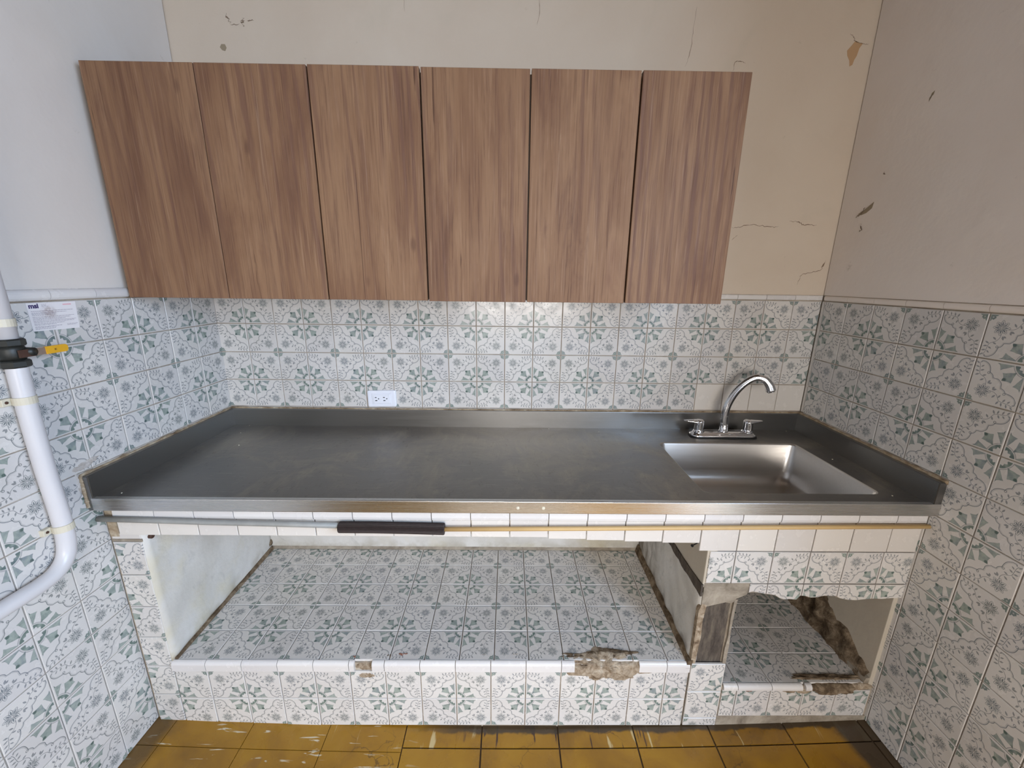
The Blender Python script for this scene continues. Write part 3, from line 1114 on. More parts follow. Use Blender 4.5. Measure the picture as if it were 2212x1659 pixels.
# divider: lower wall, dark joint, upper beam end
bmD = bmesh.new()
ny, nz = 30, 16
grid = [[None] * (nz + 1) for _ in range(ny + 1)]
for i in range(ny + 1):
    for j in range(nz + 1):
        y = YF + .006 + (abs(YF) - .018) * i / ny
        z = .205 + (.492 - .205) * j / nz
        x = XD0 + .006 * noise.noise(Vector((i * .4, j * .4, 9.1))) + (.004 * random.random() if j == nz else 0)
        if i == 0:
            x += .006 * random.random()
        grid[i][j] = bmD.verts.new((x, y, z + (.006 * noise.noise(Vector((i * .9, 2, 2))) if j == nz else 0)))
for i in range(ny):
    for j in range(nz):
        bmD.faces.new((grid[i][j], grid[i][j + 1], grid[i + 1][j + 1], grid[i + 1][j]))
ext = bmesh.ops.extrude_face_region(bmD, geom=bmD.faces[:])
bmesh.ops.translate(bmD, verts=[v for v in ext['geom'] if isinstance(v, bmesh.types.BMVert)], vec=(.014, 0, 0))
mk('plaster_coat', bmD, M['niche_right'], base, True)['label'] = 'mouldy plaster on the divider wall'
mk('divider_wall', bm_box(XD0 + .008, XD1 - .004, YF + .012, -.002, -.05, .652), M['dark_cement'], base)
rj = random.Random(3)
jp = [(-.568 + .548 * i / 24, .484 + .006 * (i / 24) + rj.uniform(-.004, .004)) for i in range(25)]
jp += [(-.02 - .548 * i / 24, .506 + .016 * (i / 24) ** 2 + rj.uniform(-.003, .003)) for i in range(25)]
mk('mortar_joint', bm_prism(jp, .006, lambda u, v, n: Vector((XD0 - .0042 - n, u, v))), M['dark_cement'], base)['label'] = 'dark ragged joint along the divider wall'
mk('beam_end', bm_box(XD0, XD0 + .03, YF + .004, -.004, .512, .690, .003), M['beige_plaster'], base)
mk('plaster_coat', bm_box(XD1 - .012, XD1 + .002, YF + .01, -.004, .13, .50, .003), M['mortar_grey'], base)
# beam over the small niche and its soffit
b = bm_box(XD1 - .01, 2.336, YF + .008, -.42, .492, .652)
bm_box(XD1 - .01, 2.336, YF + .008, -.545, .652, .690, bm=b)
mk('beam', b, M['mortar_grey'], base)
# right cheek of the small niche: grey plaster above, broken brown masonry below
mk('plaster_coat', bm_box(2.320, 2.334, -.562, -.004, .13, .50, .002), M['beige_plaster'], base)['label'] = 'smooth grey plaster on the right cheek of the small niche'


def cheek(u, v, n):
    return Vector((2.320 - n, u, v))


def broken_cheek():
    b = bmesh.new()
    nu, nv = 46, 16
    g = []
    for i in range(nu + 1):
        row = []
        u = -.01 - .545 * i / nu
        f = i / nu
        top = .33 - .10 * f - .05 * max(0, f - .8) / .2 + .030 * noise.fractal(Vector((u * 14, 1.7, 0)), 1, 2, 4)
        for j in range(nv + 1):
            t = j / nv
            v = .135 + (top - .135) * t
            n = .014 * (1 - t ** 3) + .011 * noise.fractal(Vector((u * 26, v * 26, 4)), 1, 2, 5) + (.012 if t < .25 else 0) * (1 - t * 4)
            if j == nv:
                n = -.003
            row.append(b.verts.new(cheek(u, v, max(n, -.003))))
        g.append(row)
    for i in range(nu):
        for j in range(nv):
            b.faces.new((g[i][j], g[i + 1][j], g[i + 1][j + 1], g[i][j + 1]))
    return mk('broken_masonry', b, M['mortar_brown'], base, True)


broken_cheek()['label'] = 'broken damp brown masonry on the right cheek'
# grey mortar fillet along its foot
mk('mortar_fillet', bm_prism([(-.02, .135), (-.56, .135), (-.56, .160), (-.02, .175)], .02, lambda u, v, n: cheek(u, v, n + .018 - (v - .135) * .25)), M['mortar_grey'], base)

# front tiles of the plinth under the wide niche: seams x=.189+.112k ; A on odd index, rows from z=.195 down
usP = [.077 + T * k for k in range(16)]
vsP = [.195 - 2 * T, .195 - T, .195]
tile_grid(base, FFr, usP, [v - .003 for v in vsP[:1]] + vsP[1:], (1, 0), clip=(.085, 1.719, -.045, .195))
# left cheek front tiles (cut narrow), B at the left wall
vsC = [-.013 + .1125 * k for k in range(7)]
tile_grid(base, FFr, [-T - .022, -.022, T - .022], vsC, (0, 1), clip=(.001, .084, -.012, .664), skip=lambda i, j: i == 0)
# recompute orientation: A is at the right-hand (cut) side, B at the wall
add_tile(base, FFr, .001, .084, .670, .690, (.001, .084, .60, .70), (0, 0), M['white'])
mk('mortar_joint', bm_box(.001, .086, YF + .001, YF + .01, .662, .6705), M['mortar_grey'], base)
# white front band below the steel lip
usF = [.142 - .1108 + .1108 * k for k in range(22)]
usF[-1] = min(usF[-1], 2.334)


def fascia_trim(u0, u1):
    prof = [(.786, -.004), (.786, .002), (.776, .004), (.762, .0055), (.750, .006), (.742, .004), (.739, .001), (.739, -.004)]
    b = bmesh.new()
    ra = [b.verts.new(FFr.p(u0 + .0012, v, n)) for v, n in prof]
    rb = [b.verts.new(FFr.p(u1 - .0012, v, n)) for v, n in prof]
    for i in range(len(prof) - 1):
        b.faces.new((ra[i], rb[i], rb[i + 1], ra[i + 1]))
    b.faces.new(ra)
    b.faces.new(rb[::-1])
    mk('trim_tile', b, M['trim'], base)


for k in range(21):
    u0, u1 = usF[k], usF[k + 1]
    if k == 0:
        u0 = .026
    if u1 - u0 < .01:
        continue
    fascia_trim(u0, min(u1, 2.333))
    low = .6835
    if u1 > 1.26 and u1 < 1.72:
        low = .6835 - .016 * (u1 - 1.20) / .5
    if u0 > 1.69:
        low = .6415
    add_tile(base, FFr, u0, min(u1, 2.333), low, .7405, (u0, u1, low, .7405), (0, 0), M['white'])
mk('mortar_joint', bm_box(.001, .026, YF - .001, YF + .012, .680, .786), M['caulk'], base)
# decorated band over the small niche
usE = [1.804 + .1095 * k for k in range(-1, 6)]
usE = [1.804 - .1105, 1.804, 1.916, 2.0245, 2.1335, 2.2425, 2.2425 + .11]
tile_grid(base, FFr, usE, [.5305, .6405], (0, 1), clip=(1.727, 2.334, .5305, .6405))
# second row, broken off along a ragged edge
edge = [(1.862, .499), (1.875, .503), (1.890, .500), (1.905, .496), (1.925, .494), (1.945, .490), (1.960, .480), (1.975, .475), (1.990, .476), (2.004, .475),
        (2.012, .474), (2.022, .489), (2.040, .487), (2.055, .482), (2.075, .483), (2.095, .489), (2.112, .488), (2.130, .488), (2.145, .480), (2.170, .474), (2.195, .473), (2.215, .476), (2.245, .479), (2.275, .478), (2.300, .481), (2.334, .482)]


def ragged_tile(u0, u1, cell, aflag, top):
    pts = [(u0, None)] + [p for p in edge if u0 < p[0] < u1] + [(u1, None)]

    def ez(u):
        for (a, za), (c, zc) in zip(edge, edge[1:]):
            if a <= u <= c:
                return za + (zc - za) * (u - a) / (c - a)
        return edge[0][1] if u < edge[0][0] else edge[-1][1]
    low = [(u, ez(u) if z is None else z) for u, z in pts]
    poly = low + [(u1, top), (u0, top)]
    b = bm_prism(poly, TH, lambda u, v, n: FFr.p(u, v, n))
    ul = b.loops.layers.uv.new('UVMap')
    for f in b.faces:
        for l in f.loops:
            x, z = l.vert.co.x, l.vert.co.z
            a, c = (x - cell[0]) / (cell[1] - cell[0]), (z - cell[2]) / (cell[3] - cell[2])
            l[ul].uv = (1 - a if aflag[0] else a, 1 - c if aflag[1] else c)
    mk('tile', b, M['tile'], base)
    # the raw broken biscuit and mortar under the edge
    b2 = bm_prism([(u, z - .003 - .004 * random.random()) for u, z in low] + [(u1, top - .01), (u0, top - .01)], .03, lambda u, v, n: FFr.p(u, v, n - TH + .001))
    mk('broken_edge', b2, M['mortar_grey'], base)


cells = [1.804, 1.916, 2.0245, 2.1335, 2.2425, 2.3525]
for i in range(5):
    u0, u1 = max(cells[i], 1.862) + GAP / 2, min(cells[i + 1], 2.334) - GAP / 2
    ragged_tile(u0, u1, (cells[i], cells[i + 1], .4195, .5295), (0 if i % 2 == 1 else 1, 0), .5280)
# exposed mortar where tiles fell off beside the small niche
b = bm_prism([(1.727, .5285), (1.727, .44), (1.732, .430), (1.738, .462), (1.775, .464), (1.800, .460), (1.818, .455), (1.826, .462), (1.830, .475), (1.846, .486), (1.860, .489), (1.862, .502), (1.864, .5285)], .02,
             lambda u, v, n: FFr.p(u, v, n - .003 + .003 * noise.noise(Vector((u * 60, v * 60, 1)))))
bmesh.ops.triangulate(b, faces=b.faces)
mk('exposed_mortar', b, M['mortar_grey'], base)
for pts in ([(1.721, .43), (1.721, .215), (1.735, .228), (1.737, .27), (1.741, .33), (1.738, .39), (1.743, .45), (1.729, .455)],
            [(1.823, .228), (1.833, .228), (1.834, .30), (1.831, .36), (1.833, .43), (1.835, .472), (1.826, .47), (1.824, .40), (1.826, .33), (1.822, .28)]):
    b = bm_prism(pts, .016, lambda u, v, n: FFr.p(u, v, n - .002))
    mk('exposed_mortar', b, M['mortar'] if pts[0][0] < 1.8 else M['mortar_grey'], base)
# divider tiles at its foot
usV = [1.722, 1.722 + T]
tile_grid(base, FFr, usV, [.228 - 3 * T + .004, .228 - 2 * T, .228 - T, .228], (0, 1), clip=(1.7215, 1.834, -.03, .228), lift=.001)
# plinth of the small niche
usS = [1.885 - T, 1.885, 1.996, 2.1045, 2.213, 2.3245]
tile_grid(base, FFr, usS, [.0105, .0105 + T], (0, 0), clip=(1.8365, 2.334, .0105, .1205))
mk('mortar_joint', bm_box(1.834, 2.334, YF + .001, YF + .012, -.04, .010, .002), M['mortar_grey'], base)

# rounded nosing pieces along the two shelves
def nosing(u0, u1, ztop, zbot, yb):
    prof = [(zbot + .0015, YF + .008), (zbot + .0015, YF - .0045)]
    r = .012
    for a in np.linspace(0, pi / 2, 6):
        prof.append((ztop - r + r * sin(a), YF - .005 + r - r * cos(a)))
    prof += [(ztop, yb - .0015), (ztop - .01, yb - .0015)]
    b = bmesh.new()
    ra = [b.verts.new((u0 + .001, y, z)) for z, y in prof]
    rb = [b.verts.new((u1 - .001, y, z)) for z, y in prof]
    for i in range(len(prof) - 1):
        f = b.faces.new((ra[i], rb[i], rb[i + 1], ra[i + 1]))
    b.faces.new(ra)
    b.faces.new(rb[::-1])
    return mk('trim_tile', b, M['trim'], base)


for k in range(15):
    u0, u1 = max(usP[k], .083), min(usP[k + 1], 1.719)
    if k == 12:
        continue
    if k == 11:
        u1 = 1.352
    if k == 13:
        u0 = 1.556
    if k == 5:
        nosing(u0, u0 + .018, .2315, .196, -.5615)
        u0 += .072
    nosing(u0, u1, .2315, .196, -.5615)
for a, c in ((1.838, 1.885), (1.885, 1.996), (1.996, 2.098), (2.106, 2.128)):
    nosing(a, c, .1415, .122, -.5605)

# shelf tiles of the wide niche
FT = Frame((0, 0, .2300), (1, 0, 0), (0, 1, 0), (0, 0, 1))
usT = [.205 - .1112 * 1 + .1112 * k for k in range(-1, 16)]
vsT = [-.5612, -.451, -.340, -.2315, -.122, -.014]
tile_grid(base, FT, usT, vsT, (0, 0), clip=(.094, 1.716, -.5612, -.018))
# shelf tiles of the small niche
FT2 = Frame((0, 0, .1400), (1, 0, 0), (0, 1, 0), (0, 0, 1))
usT2 = [1.886 - .1108, 1.886, 1.9965, 2.1075, 2.2185, 2.329]
vsT2 = [-.5602, -.4525, -.3445, -.2295, -.117, -.004]
tile_grid(base, FT2, usT2, vsT2, (1, 0), clip=(1.838, 2.318, -.5602, -.004))


# broken mortar along the edges
def wrap(ztop, r=.026):
    """s<0 runs back over the shelf, s>0 down the front; the corner is knocked off"""
    q = r * 1.1

    def f(u, s, n):
        if s < -q:
            return Vector((u, YF + (-s), ztop + n))
        if s > q:
            return Vector((u, YF - n - .0, ztop - s))
        t = (s + q) / (2 * q)
        y = YF + q * (1 - t) ** 2 + .0
        z = ztop - q * t ** 2
        d = Vector((0, -(.35 + .65 * t), .35 + .65 * (1 - t))).normalized()
        return Vector((u, y + .002, z - .002)) + d * n
    return f


W1 = wrap(.2305)
lump('mortar_patch', W1, 1.455, .012, .112, .062, .012, M['mortar'], base, 3, 14, 72, .38)['label'] = 'large patch of broken brown mortar on the shelf edge'
lump('mortar_patch', W1, 1.37, -.022, .070, .013, .006, M['mortar_brown'], base, 5, 6, 40, .5)
lump('mortar_patch', W1, 1.590, .030, .080, .013, .004, M['mortar'], base, 8, 6, 40, .5)
lump('mortar_patch', W1, 1.470, -.030, .095, .022, .007, M['mortar_brown'], base, 9, 8, 52, .5)
lump('mortar_patch', W1, .690, .012, .030, .018, .006, M['mortar'], base, 11, 7, 36, .4)
lump('mortar_patch', W1, .690, .053, .026, .011, .0022, M['mortar'], base, 13, 5, 36, .4)
lump('mortar_patch', W1, .655, -.018, .030, .006, .003, M['chip'], base, 14, 5, 36, .6)
lump('mortar_patch', W1, .745, -.020, .034, .007, .003, M['mortar_brown'], base, 15, 5, 36, .6)
lump('mortar_patch', W1, .528, .012, .030, .008, .004, M['chip'], base, 16, 5, 30, .6)
lump('mortar_patch', W1, .560, -.002, .018, .007, .004, M['mortar'], base, 17, 5, 30, .6)
lump('mortar_patch', W1, .800, -.024, .016, .010, .0025, M['chip'], base, 18, 5, 30, .5)
lump('mortar_patch', W1, 1.062, -.020, .030, .010, .0025, M['mortar'], base, 19, 5, 34, .5)
lump('mortar_patch', W1, 1.165, -.022, .018, .011, .0025, M['mortar'], base, 20, 5, 34, .5)
lump('mortar_patch', W1, .265, -.014, .012, .005, .0025, M['chip'], base, 22, 4, 24, .4)
lump('mortar_patch', W1, .098, .006, .010, .012, .006, M['chip'], base, 23, 4, 24, .3)
lump('mortar_patch', W1, .787, .014, .014, .007, .0025, M['chip'], base, 24, 4, 24, .5)
lump('mortar_patch', W1, .87, -.004, .006, .008, .003, M['chip'], base, 25, 4, 24, .4)
W2 = wrap(.1405, .018)
lump('mortar_patch', W2, 2.205, .012, .085, .030, .008, M['mortar_brown'], base, 31, 9, 56, .35)['label'] = 'broken brown mortar on the lower shelf edge'
lump('mortar_patch', W2, 2.20, -.030, .13, .013, .006, M['mortar_brown'], base, 32, 8, 56, .4)
lump('mortar_patch', W2, 2.09, .022, .05, .012, .004, M['mortar'], base, 33, 6, 40, .5)
lump('mortar_patch', W2, 2.295, .004, .035, .018, .006, M['mortar'], base, 34, 6, 40, .5)
lump('mortar_patch', W2, 1.93, .018, .020, .007, .003, M['chip'], base, 35, 5, 30, .5)
# brown and grey mortar strips at the back and sides of the wide shelf
b = bmesh.new()
for (p, q, w0, w1) in (((.094, -.555), (.088, -.02), .004, .016), ((1.712, -.56), (1.722, -.02), .014, .030)):
    pass
mk('mortar_fillet', bm_prism([(-.56, .2305), (-.02, .2305), (-.02, .246), (-.56, .236)], .010, lambda u, v, n: Vector((XN0 + .010 + n - (v - .2305) * .4, u, v))), M['mortar_brown'], base)
mk('mortar_fillet', bm_prism([(-.575, .215), (-.02, .2305), (-.02, .262), (-.57, .240)], .016, lambda u, v, n: Vector((XN1 - .014 - n + (v - .2305) * .3, u, v))), M['mortar_brown'], base)
mk('mortar_fillet', bm_prism([(.09, .2305), (1.722, .2305), (1.722, .250), (1.3, .246), (.8, .244), (.4, .247), (.09, .250)], .012, lambda u, v, n: Vector((u, -.020 - n + (v - .2305) * .3, v))), M['mortar_grey'], base)
lump('mould_spot', lambda u, v, n: Vector((XN0 + .002 + n, u, v)), -.02, .262, .016, .014, .003, M['mortar_brown'], base, 40, 4, 24, .5)

# ------------------------------------------------------------------ wooden peg stub in the niche plaster, nail
peg = tag(mk('wooden_peg', bm_lathe([(.0, 0), (.0075, 0), (.0075, .010), (.006, .012), (0, .012)], (.086, -.547, .666), (1, 0, 0), 12), M['rust']),
          'short dark brown peg end stuck in the white niche plaster, top left', 'peg')
nail = empty('nail', (1.700, -.555, .657))
tag(nail, 'black nail sticking out sideways below the white band, left of the small niche', 'nail')
nd = (Vector((1.668, -.572, .6600)) - Vector((1.712, -.552, .667))).normalized()
n0 = Vector((1.714, -.551, .6675))
mk('shank', bm_tube([n0, n0 + nd * .048], [.0016, .0016], 10), M['nail'], nail)
mk('head', bm_tube([n0 + nd * .046, n0 + nd * .049], [.0042, .0042], 14), M['nail'], nail)

# ------------------------------------------------------------------ steel counter top with basin
top = empty('countertop', (1.17, -.30, .812))
tag(top, 'worn brushed stainless steel countertop with raised edges and one sunken sink basin', 'countertop')
ZT = .812
X0, X1, Y0, Y1 = .010, 2.328, -.600, -.016


def rrect(x0, x1, y0, y1, r, n=6):
    o = []
    for cx, cy, a0 in ((x1 - r, y1 - r, 0), (x0 + r, y1 - r, pi / 2), (x0 + r, y0 + r, pi), (x1 - r, y0 + r, 3 * pi / 2)):
        for i in range(n + 1):
            a = a0 + pi / 2 * i / n
            o.append((cx + r * cos(a), cy + r * sin(a)))
    return o


BX = (1.702, 2.224, -.537, -.160)
b = bmesh.new()
outer = [b.verts.new((x, y, ZT)) for x, y in ((X0, Y0 + .012), (X1, Y0 + .012), (X1, Y1), (X0, Y1))]
inner = [b.verts.new((x, y, ZT)) for x, y in rrect(*BX, .022)]
ed = [b.edges.new((outer[i], outer[(i + 1) % 4])) for i in range(4)]
ed += [b.edges.new((inner[i], inner[(i + 1) % len(inner)])) for i in range(len(inner))]
bmesh.ops.triangle_fill(b, use_beauty=True, use_dissolve=False, edges=ed)
for f in list(b.faces):
    c = f.calc_center_median()
    if BX[0] + .02 < c.x < BX[1] - .02 and BX[2] + .02 < c.y < BX[3] - .02:
        b.faces.remove(f)
mk('worktop', b, M['steel_top'], top)
# basin
b = bmesh.new()
loops = []
for dz, ins, r in ((0, 0, .022), (.0015, .0025, .022), (.006, .004, .023), (.10, .016, .032), (.125, .020, .034), (.140, .027, .036), (.149, .040, .040), (.152, .060, .044)):
    loops.append([b.verts.new((x, y, ZT - dz)) for x, y in rrect(BX[0] + ins, BX[1] - ins, BX[2] + ins, BX[3] - ins, r)])
for l0, l1 in zip(loops, loops[1:]):
    for i in range(len(l0)):
        j = (i + 1) % len(l0)
        b.faces.new((l0[i], l1[i], l1[j], l0[j]))
b.faces.new(loops[-1])
basin = mk('basin', b, M['lightened_steel_basin'], top, True)
mk('drain', bm_lathe([(.0, .001), (.016, .001), (.020, .004), (.036, .004), (.040, .001), (.040, .0), (0, 0)], (1.96, -.36, ZT - .152), (0, 0, 1), 28), M['steel_up'], basin, True)
# front lip: slightly raised rim turned down over the edge
mk('front_lip', bm_box(.006, 2.331, -.6005, -.586, .7805, .8175, .0018, 3), M['lightened_steel_lip'], top)
mk('rim_fold', bm_box(.020, 2.322, -.588, -.580, ZT - .001, .8135, .001, 2), M['steel_top'], top)
# upstands
mk('back_upstand', bm_box(.0, 2.34, -.016, -.001, .806, .8835, .002, 2), M['steel_up'], top)


def side_upstand(x_in0, x_in1, fr_x0, fr_x1):
    b = bmesh.new()
    pts = [(x_in0, -.003), (x_in1, -.003), (fr_x1, -.5995), (fr_x0, -.5995)]
    lo_ = [b.verts.new((x, y, .7805 if y < -.3 else .80)) for x, y in pts]
    hi_ = [b.verts.new((x, y, .8825)) for x, y in pts]
    b.faces.new(lo_[::-1])
    b.faces.new(hi_)
    for i in range(4):
        j = (i + 1) % 4
        b.faces.new((lo_[i], lo_[j], hi_[j], hi_[i]))
    bmesh.ops.bevel(b, geom=b.edges[:], offset=.0018, segments=2, affect='EDGES')
    return b


mk('left_upstand', side_upstand(-.002, .016, -.0075, .0125), M['steel_up'], top)
mk('right_upstand', side_upstand(2.325, 2.3425, 2.309, 2.331), M['steel_up'], top)
# old sealant along the wall
def sealant(p0, p1, r, seed):
    n = 60
    P = [Vector(p0).lerp(Vector(p1), i / n) for i in range(n + 1)]
    R = [r * (.75 + .8 * abs(noise.noise(Vector((i * .45, seed, 0))))) for i in range(n + 1)]
    mk('sealant', bm_tube(P, R, 7), M['caulk'], top, True)


sealant((.004, -.004, .884), (2.338, -.004, .884), .0048, 1.2)
sealant((.0, -.004, .883), (-.0065, -.60, .883), .0058, 3.4)
sealant((2.340, -.004, .883), (2.330, -.60, .883), .0062, 5.6)
sealant((-.0055, -.599, .883), (-.0045, -.600, .79), .005, 7.7)
for y_, z_, ry_, rz_, sd_ in ((-.585, .905, .030, .010, 51), (-.560, .912, .022, .007, 52), (-.604, .86, .005, .035, 53)):
    lump('mortar_smear', lambda u, v, n: FL.p(u, v - ZD, n), y_, z_, ry_, rz_, .003, M['mortar_pale'], wall_left, sd_, 5, 32, .45)
for i, (x, r) in enumerate(((1.161, .0048), (1.231, .0052))):
    mk('putty_spot', bm_lathe([(0, 0), (r, 0), (r * .8, .0012), (0, .0018)], (x, -.6004, .798), (0, -1, 0), 9), M['clamp'], top)
# crumbs of dried paint on the steel
for i, (x, y) in enumerate(((.09, -.10), (.052, -.56), (.16, -.22), (.075, -.02), (2.262, -.30), (2.245, -.545), (1.50, -.055), (1.30, -.028), (2.28, -.03))):
    mk('paint_speck', bm_lathe([(0, 0), (.0022, 0), (.0015, .0012), (0, .0016)], (x, y, ZT), (0, 0, 1), 6), M['clamp'], top)

# ------------------------------------------------------------------ faucet
fa = empty('faucet', (1.983, -.09, ZT))
tag(fa, 'chrome two-handle kitchen faucet with a tall curved fluted spout behind the sink', 'faucet')
b = bmesh.new()
lp = []
for z, ins in ((0, .0), (.010, .0), (.0125, .002), (.0135, .006), (.019, .009), (.021, .013)):
    lp.append([b.verts.new((x, y, ZT + z)) for x, y in rrect(1.8545 + ins, 2.1115 - ins, -.119 + ins, -.061 - ins, .026 - ins * .5)])
for l0, l1 in zip(lp, lp[1:]):
    for i in range(len(l0)):
        j = (i + 1) % len(l0)
        b.faces.new((l0[i], l0[j], l1[j], l1[i]))
b.faces.new(lp[0][::-1])
b.faces.new(lp[-1])
mk('base_plate', b, M['chrome'], fa, True)
mk('gasket', bm_prism(rrect(1.851, 2.115, -.1225, -.0575, .027), .003, lambda u, v, n: Vector((u, v, ZT + .0025 + n))), M['slot'], fa)
mk('collar', bm_lathe([(.0175, .018), (.0175, .024), (.015, .027), (.015, .048), (.0135, .052), (.010, .053), (0, .053)], (1.985, -.09, ZT), (0, 0, 1), 24), M['chrome'], fa, True)
sp = spline([(1.985, -.09, .850), (1.9815, -.089, .893), (1.986, -.0904, .941), (2.0035, -.0966, .992), (2.030, -.1062, 1.0335), (2.0598, -.1173, 1.0580), (2.0868, -.127, 1.0550), (2.1055, -.1338, 1.034), (2.1145, -.137, 1.012)], 6)
rad = [.0145 - .0028 * min(1, i / 32) for i in range(len(sp))]
for i in range(len(sp)):
    if i > len(sp) - 16:
        rad[i] = rad[i] + .0046 * (i - (len(sp) - 16)) / 15
spout = mk('spout', bm_tube(sp, rad, 32, True, .07, 8), M['chrome'], fa, True)
e = sp[-1]
d = (sp[-1] - sp[-3]).normalized()
mk('aerator', bm_tube([e - d * .001, e + d * .004, e + d * .0045], [.0130, .0130, .011], 24), M['chrome'], spout)


def handle(cx, lever_dir, ln):
    h = mk('handle', bm_lathe([(.0215, .018), (.0215, .022), (.0190, .024), (.0184, .030), (.0172, .048), (.0178, .060), (.0165, .066), (.010, .0688), (0, .0692)], (cx, -.09, ZT), (0, 0, 1), 24), M['chrome'], fa, True)
    b = bmesh.new()
    dv = Vector(lever_dir).normalized()
    sd = Vector((-dv.y, dv.x, 0))
    pr = []
    for t, w, z0, z1 in ((-.16, .008, .058, .0655), (0.0, .0178, .052, .0692), (.25, .0168, .054, .0688), (.5, .0135, .0565, .067), (.78, .011, .0585, .066), (.93, .0075, .060, .065), (1.0, .003, .0612, .0640)):
        c = Vector((cx, -.09, ZT)) + dv * (t * ln)
        ring = []
        for a in range(12):
            th = 2 * pi * a / 12
            zc, zr = (z0 + z1) / 2, (z1 - z0) / 2
            ring.append(b.verts.new(c + sd * (w * cos(th)) + Vector((0, 0, zc + zr * sin(th)))))
        pr.append(ring)
    for r0, r1 in zip(pr, pr[1:]):
        for a in range(12):
            b.faces.new((r0[a], r0[(a + 1) % 12], r1[(a + 1) % 12], r1[a]))
    b.faces.new(pr[0][::-1])
    b.faces.new(pr[-1])
    mk('lever', b, M['chrome'], h, True)


handle(1.8865, (-1, .10, 0), .060)
handle(2.0800, (1, .12, 0), .060)

# ------------------------------------------------------------------ wall cabinet
cab = empty('wall_cabinet', (.89, -.18, 1.34))
tag(cab, 'long wall cabinet with six flat brown wood-grain doors hung above the tiles', 'cabinet')
ZB, ZU, YD = 1.3400, 1.9360, -.365
mk('carcass', bm_box(.022, 1.758, YD + .021, -.004, ZB + .004, ZU - .004, .001), M['carcass'], cab)
xs_ = [.0165, .3078, .5995, .8925, 1.1822, 1.4740, 1.7622]
gaps = [.0022, .0042, .0048, .0046, .0050]
for i in range(6):
    a = xs_[i] + (0 if i == 0 else gaps[i - 1] / 2)
    c = xs_[i + 1] - (0 if i == 5 else gaps[i] / 2)
    dz = (.0, .0, .0006, -.0008, .0, .0008)[i]
    b = bm_box(a, c, YD, YD + .018, ZB + dz, ZU + dz + .0005, .0008, 1)
    # local origin at the door so the grain offset differs per door
    o = mk('door', b, M['wood'], cab)

# ------------------------------------------------------------------ outlet
out = empty('power_outlet', (.6185, -.01, .93))
tag(out, 'white horizontal double power outlet on the back wall tiles just above the counter', 'outlet')
rot = Matrix.Translation((.6185, 0, .9285)) @ Matrix.Rotation(math.radians(-1.2), 4, 'Y') @ Matrix.Translation((-.6185, 0, -.9285))
FO = Frame((.6185, -.0005, .9285), (1, 0, .018), (-.018, 0, 1), (0, -1, 0))


def plate(name, hw, hh, r, n0, n1, mat, parent, dome=0.0):
    b = bmesh.new()
    l = []
    for n, ins in ((n0, 0), (n1 - .0015, 0), (n1, .0018), (n1 + dome, .006)):
        l.append([b.verts.new(FO.p(u, v, n)) for u, v in rrect(-hw + ins, hw - ins, -hh + ins, hh - ins, max(r - ins * .5, .0005), 4)])
    for l0, l1 in zip(l, l[1:]):
        for i in range(len(l0)):
            j = (i + 1) % len(l0)
            b.faces.new((l0[i], l0[j], l1[j], l1[i]))
    b.faces.new(l[0][::-1])
    b.faces.new(l[-1])
    return mk(name, b, mat, parent)


cover = plate('cover_plate', .0575, .0345, .007, 0, .0075, M['outlet'], out, .001)
plate('inner_frame', .0390, .0232, .001, .007, .0098, M['outlet'], out)
face = plate('socket_face', .0335, .0190, .001, .009, .0112, M['outlet'], out)
for s_ in (-1, 1):
    cx = s_ * .0165
    for du, dv, hw, hh in ((-.006, .0065, .0036, .0014), (-.005, -.0065, .0042, .0016), (.005, .0008, .0021, .0021)):
        pts = rrect(cx + du - hw, cx + du + hw, dv - hh, dv + hh, min(hw, hh) * .9, 3)
        mk('slot', bm_prism(pts, .002, lambda u, v, n: FO.p(u, v, n + .01245)), M['slot'], face)

# ------------------------------------------------------------------ white pipe with valve on the left wall
pipe = empty('white_pipe', (.02, -.69, .70))
tag(pipe, 'white painted pipe with a yellow-handled black valve, clamped to the left wall tiles', 'pipe')


def onL(y, z, off):
    """point at offset off from the left wall plane, at depth coordinate y"""
    x0 = y * sin(AL) / cos(AL)
    return Vector((x0 + off, y, z))


PR = .0185
pp = [(-.6835, 1.31), (-.683, 1.262)]
mk('pipe_run', bm_tube([onL(y, z, .0225) for y, z in ((-.682, 2.0), (-.682, 1.60), (-.682, 1.256))], PR, 24), M['pvc'], pipe, True)
low = spline([onL(y, z, .0225) for y, z in ((-.680, 1.206), (-.683, 1.10), (-.684, .95), (-.682, .82), (-.686, .745), (-.698, .708), (-.722, .687), (-.757, .6795), (-.82, .680), (-1.0, .684), (-1.35, .690))], 8)
mk('pipe_run', bm_tube(low, PR, 24), M['pvc'], pipe, True)


def clamp(y, z, tilt=0.0):
    c = onL(y, z, .0225)
    ax = Vector((0, tilt, 1)).normalized()
    b = bm_tube([c - ax * .0085, c + ax * .0085], PR + .0022, 22)
    merge_b = bm_box(c.x - .0235, c.x - .012, c.y + .014, c.y + .033, c.z - .0085, c.z + .0085, .001)
    merge(b, merge_b)
    merge(b, bm_box(c.x - .0235, c.x - .012, c.y - .033, c.y - .014, c.z - .0085, c.z + .0085, .001))
    o = mk('clamp', b, M['clamp'], pipe)
    mk('screw', bm_lathe([(0, 0), (.0035, 0), (.003, .0018), (0, .0022)], (c.x - .012, c.y - .025, c.z), (1, 0, 0), 10), M['rust'], o)


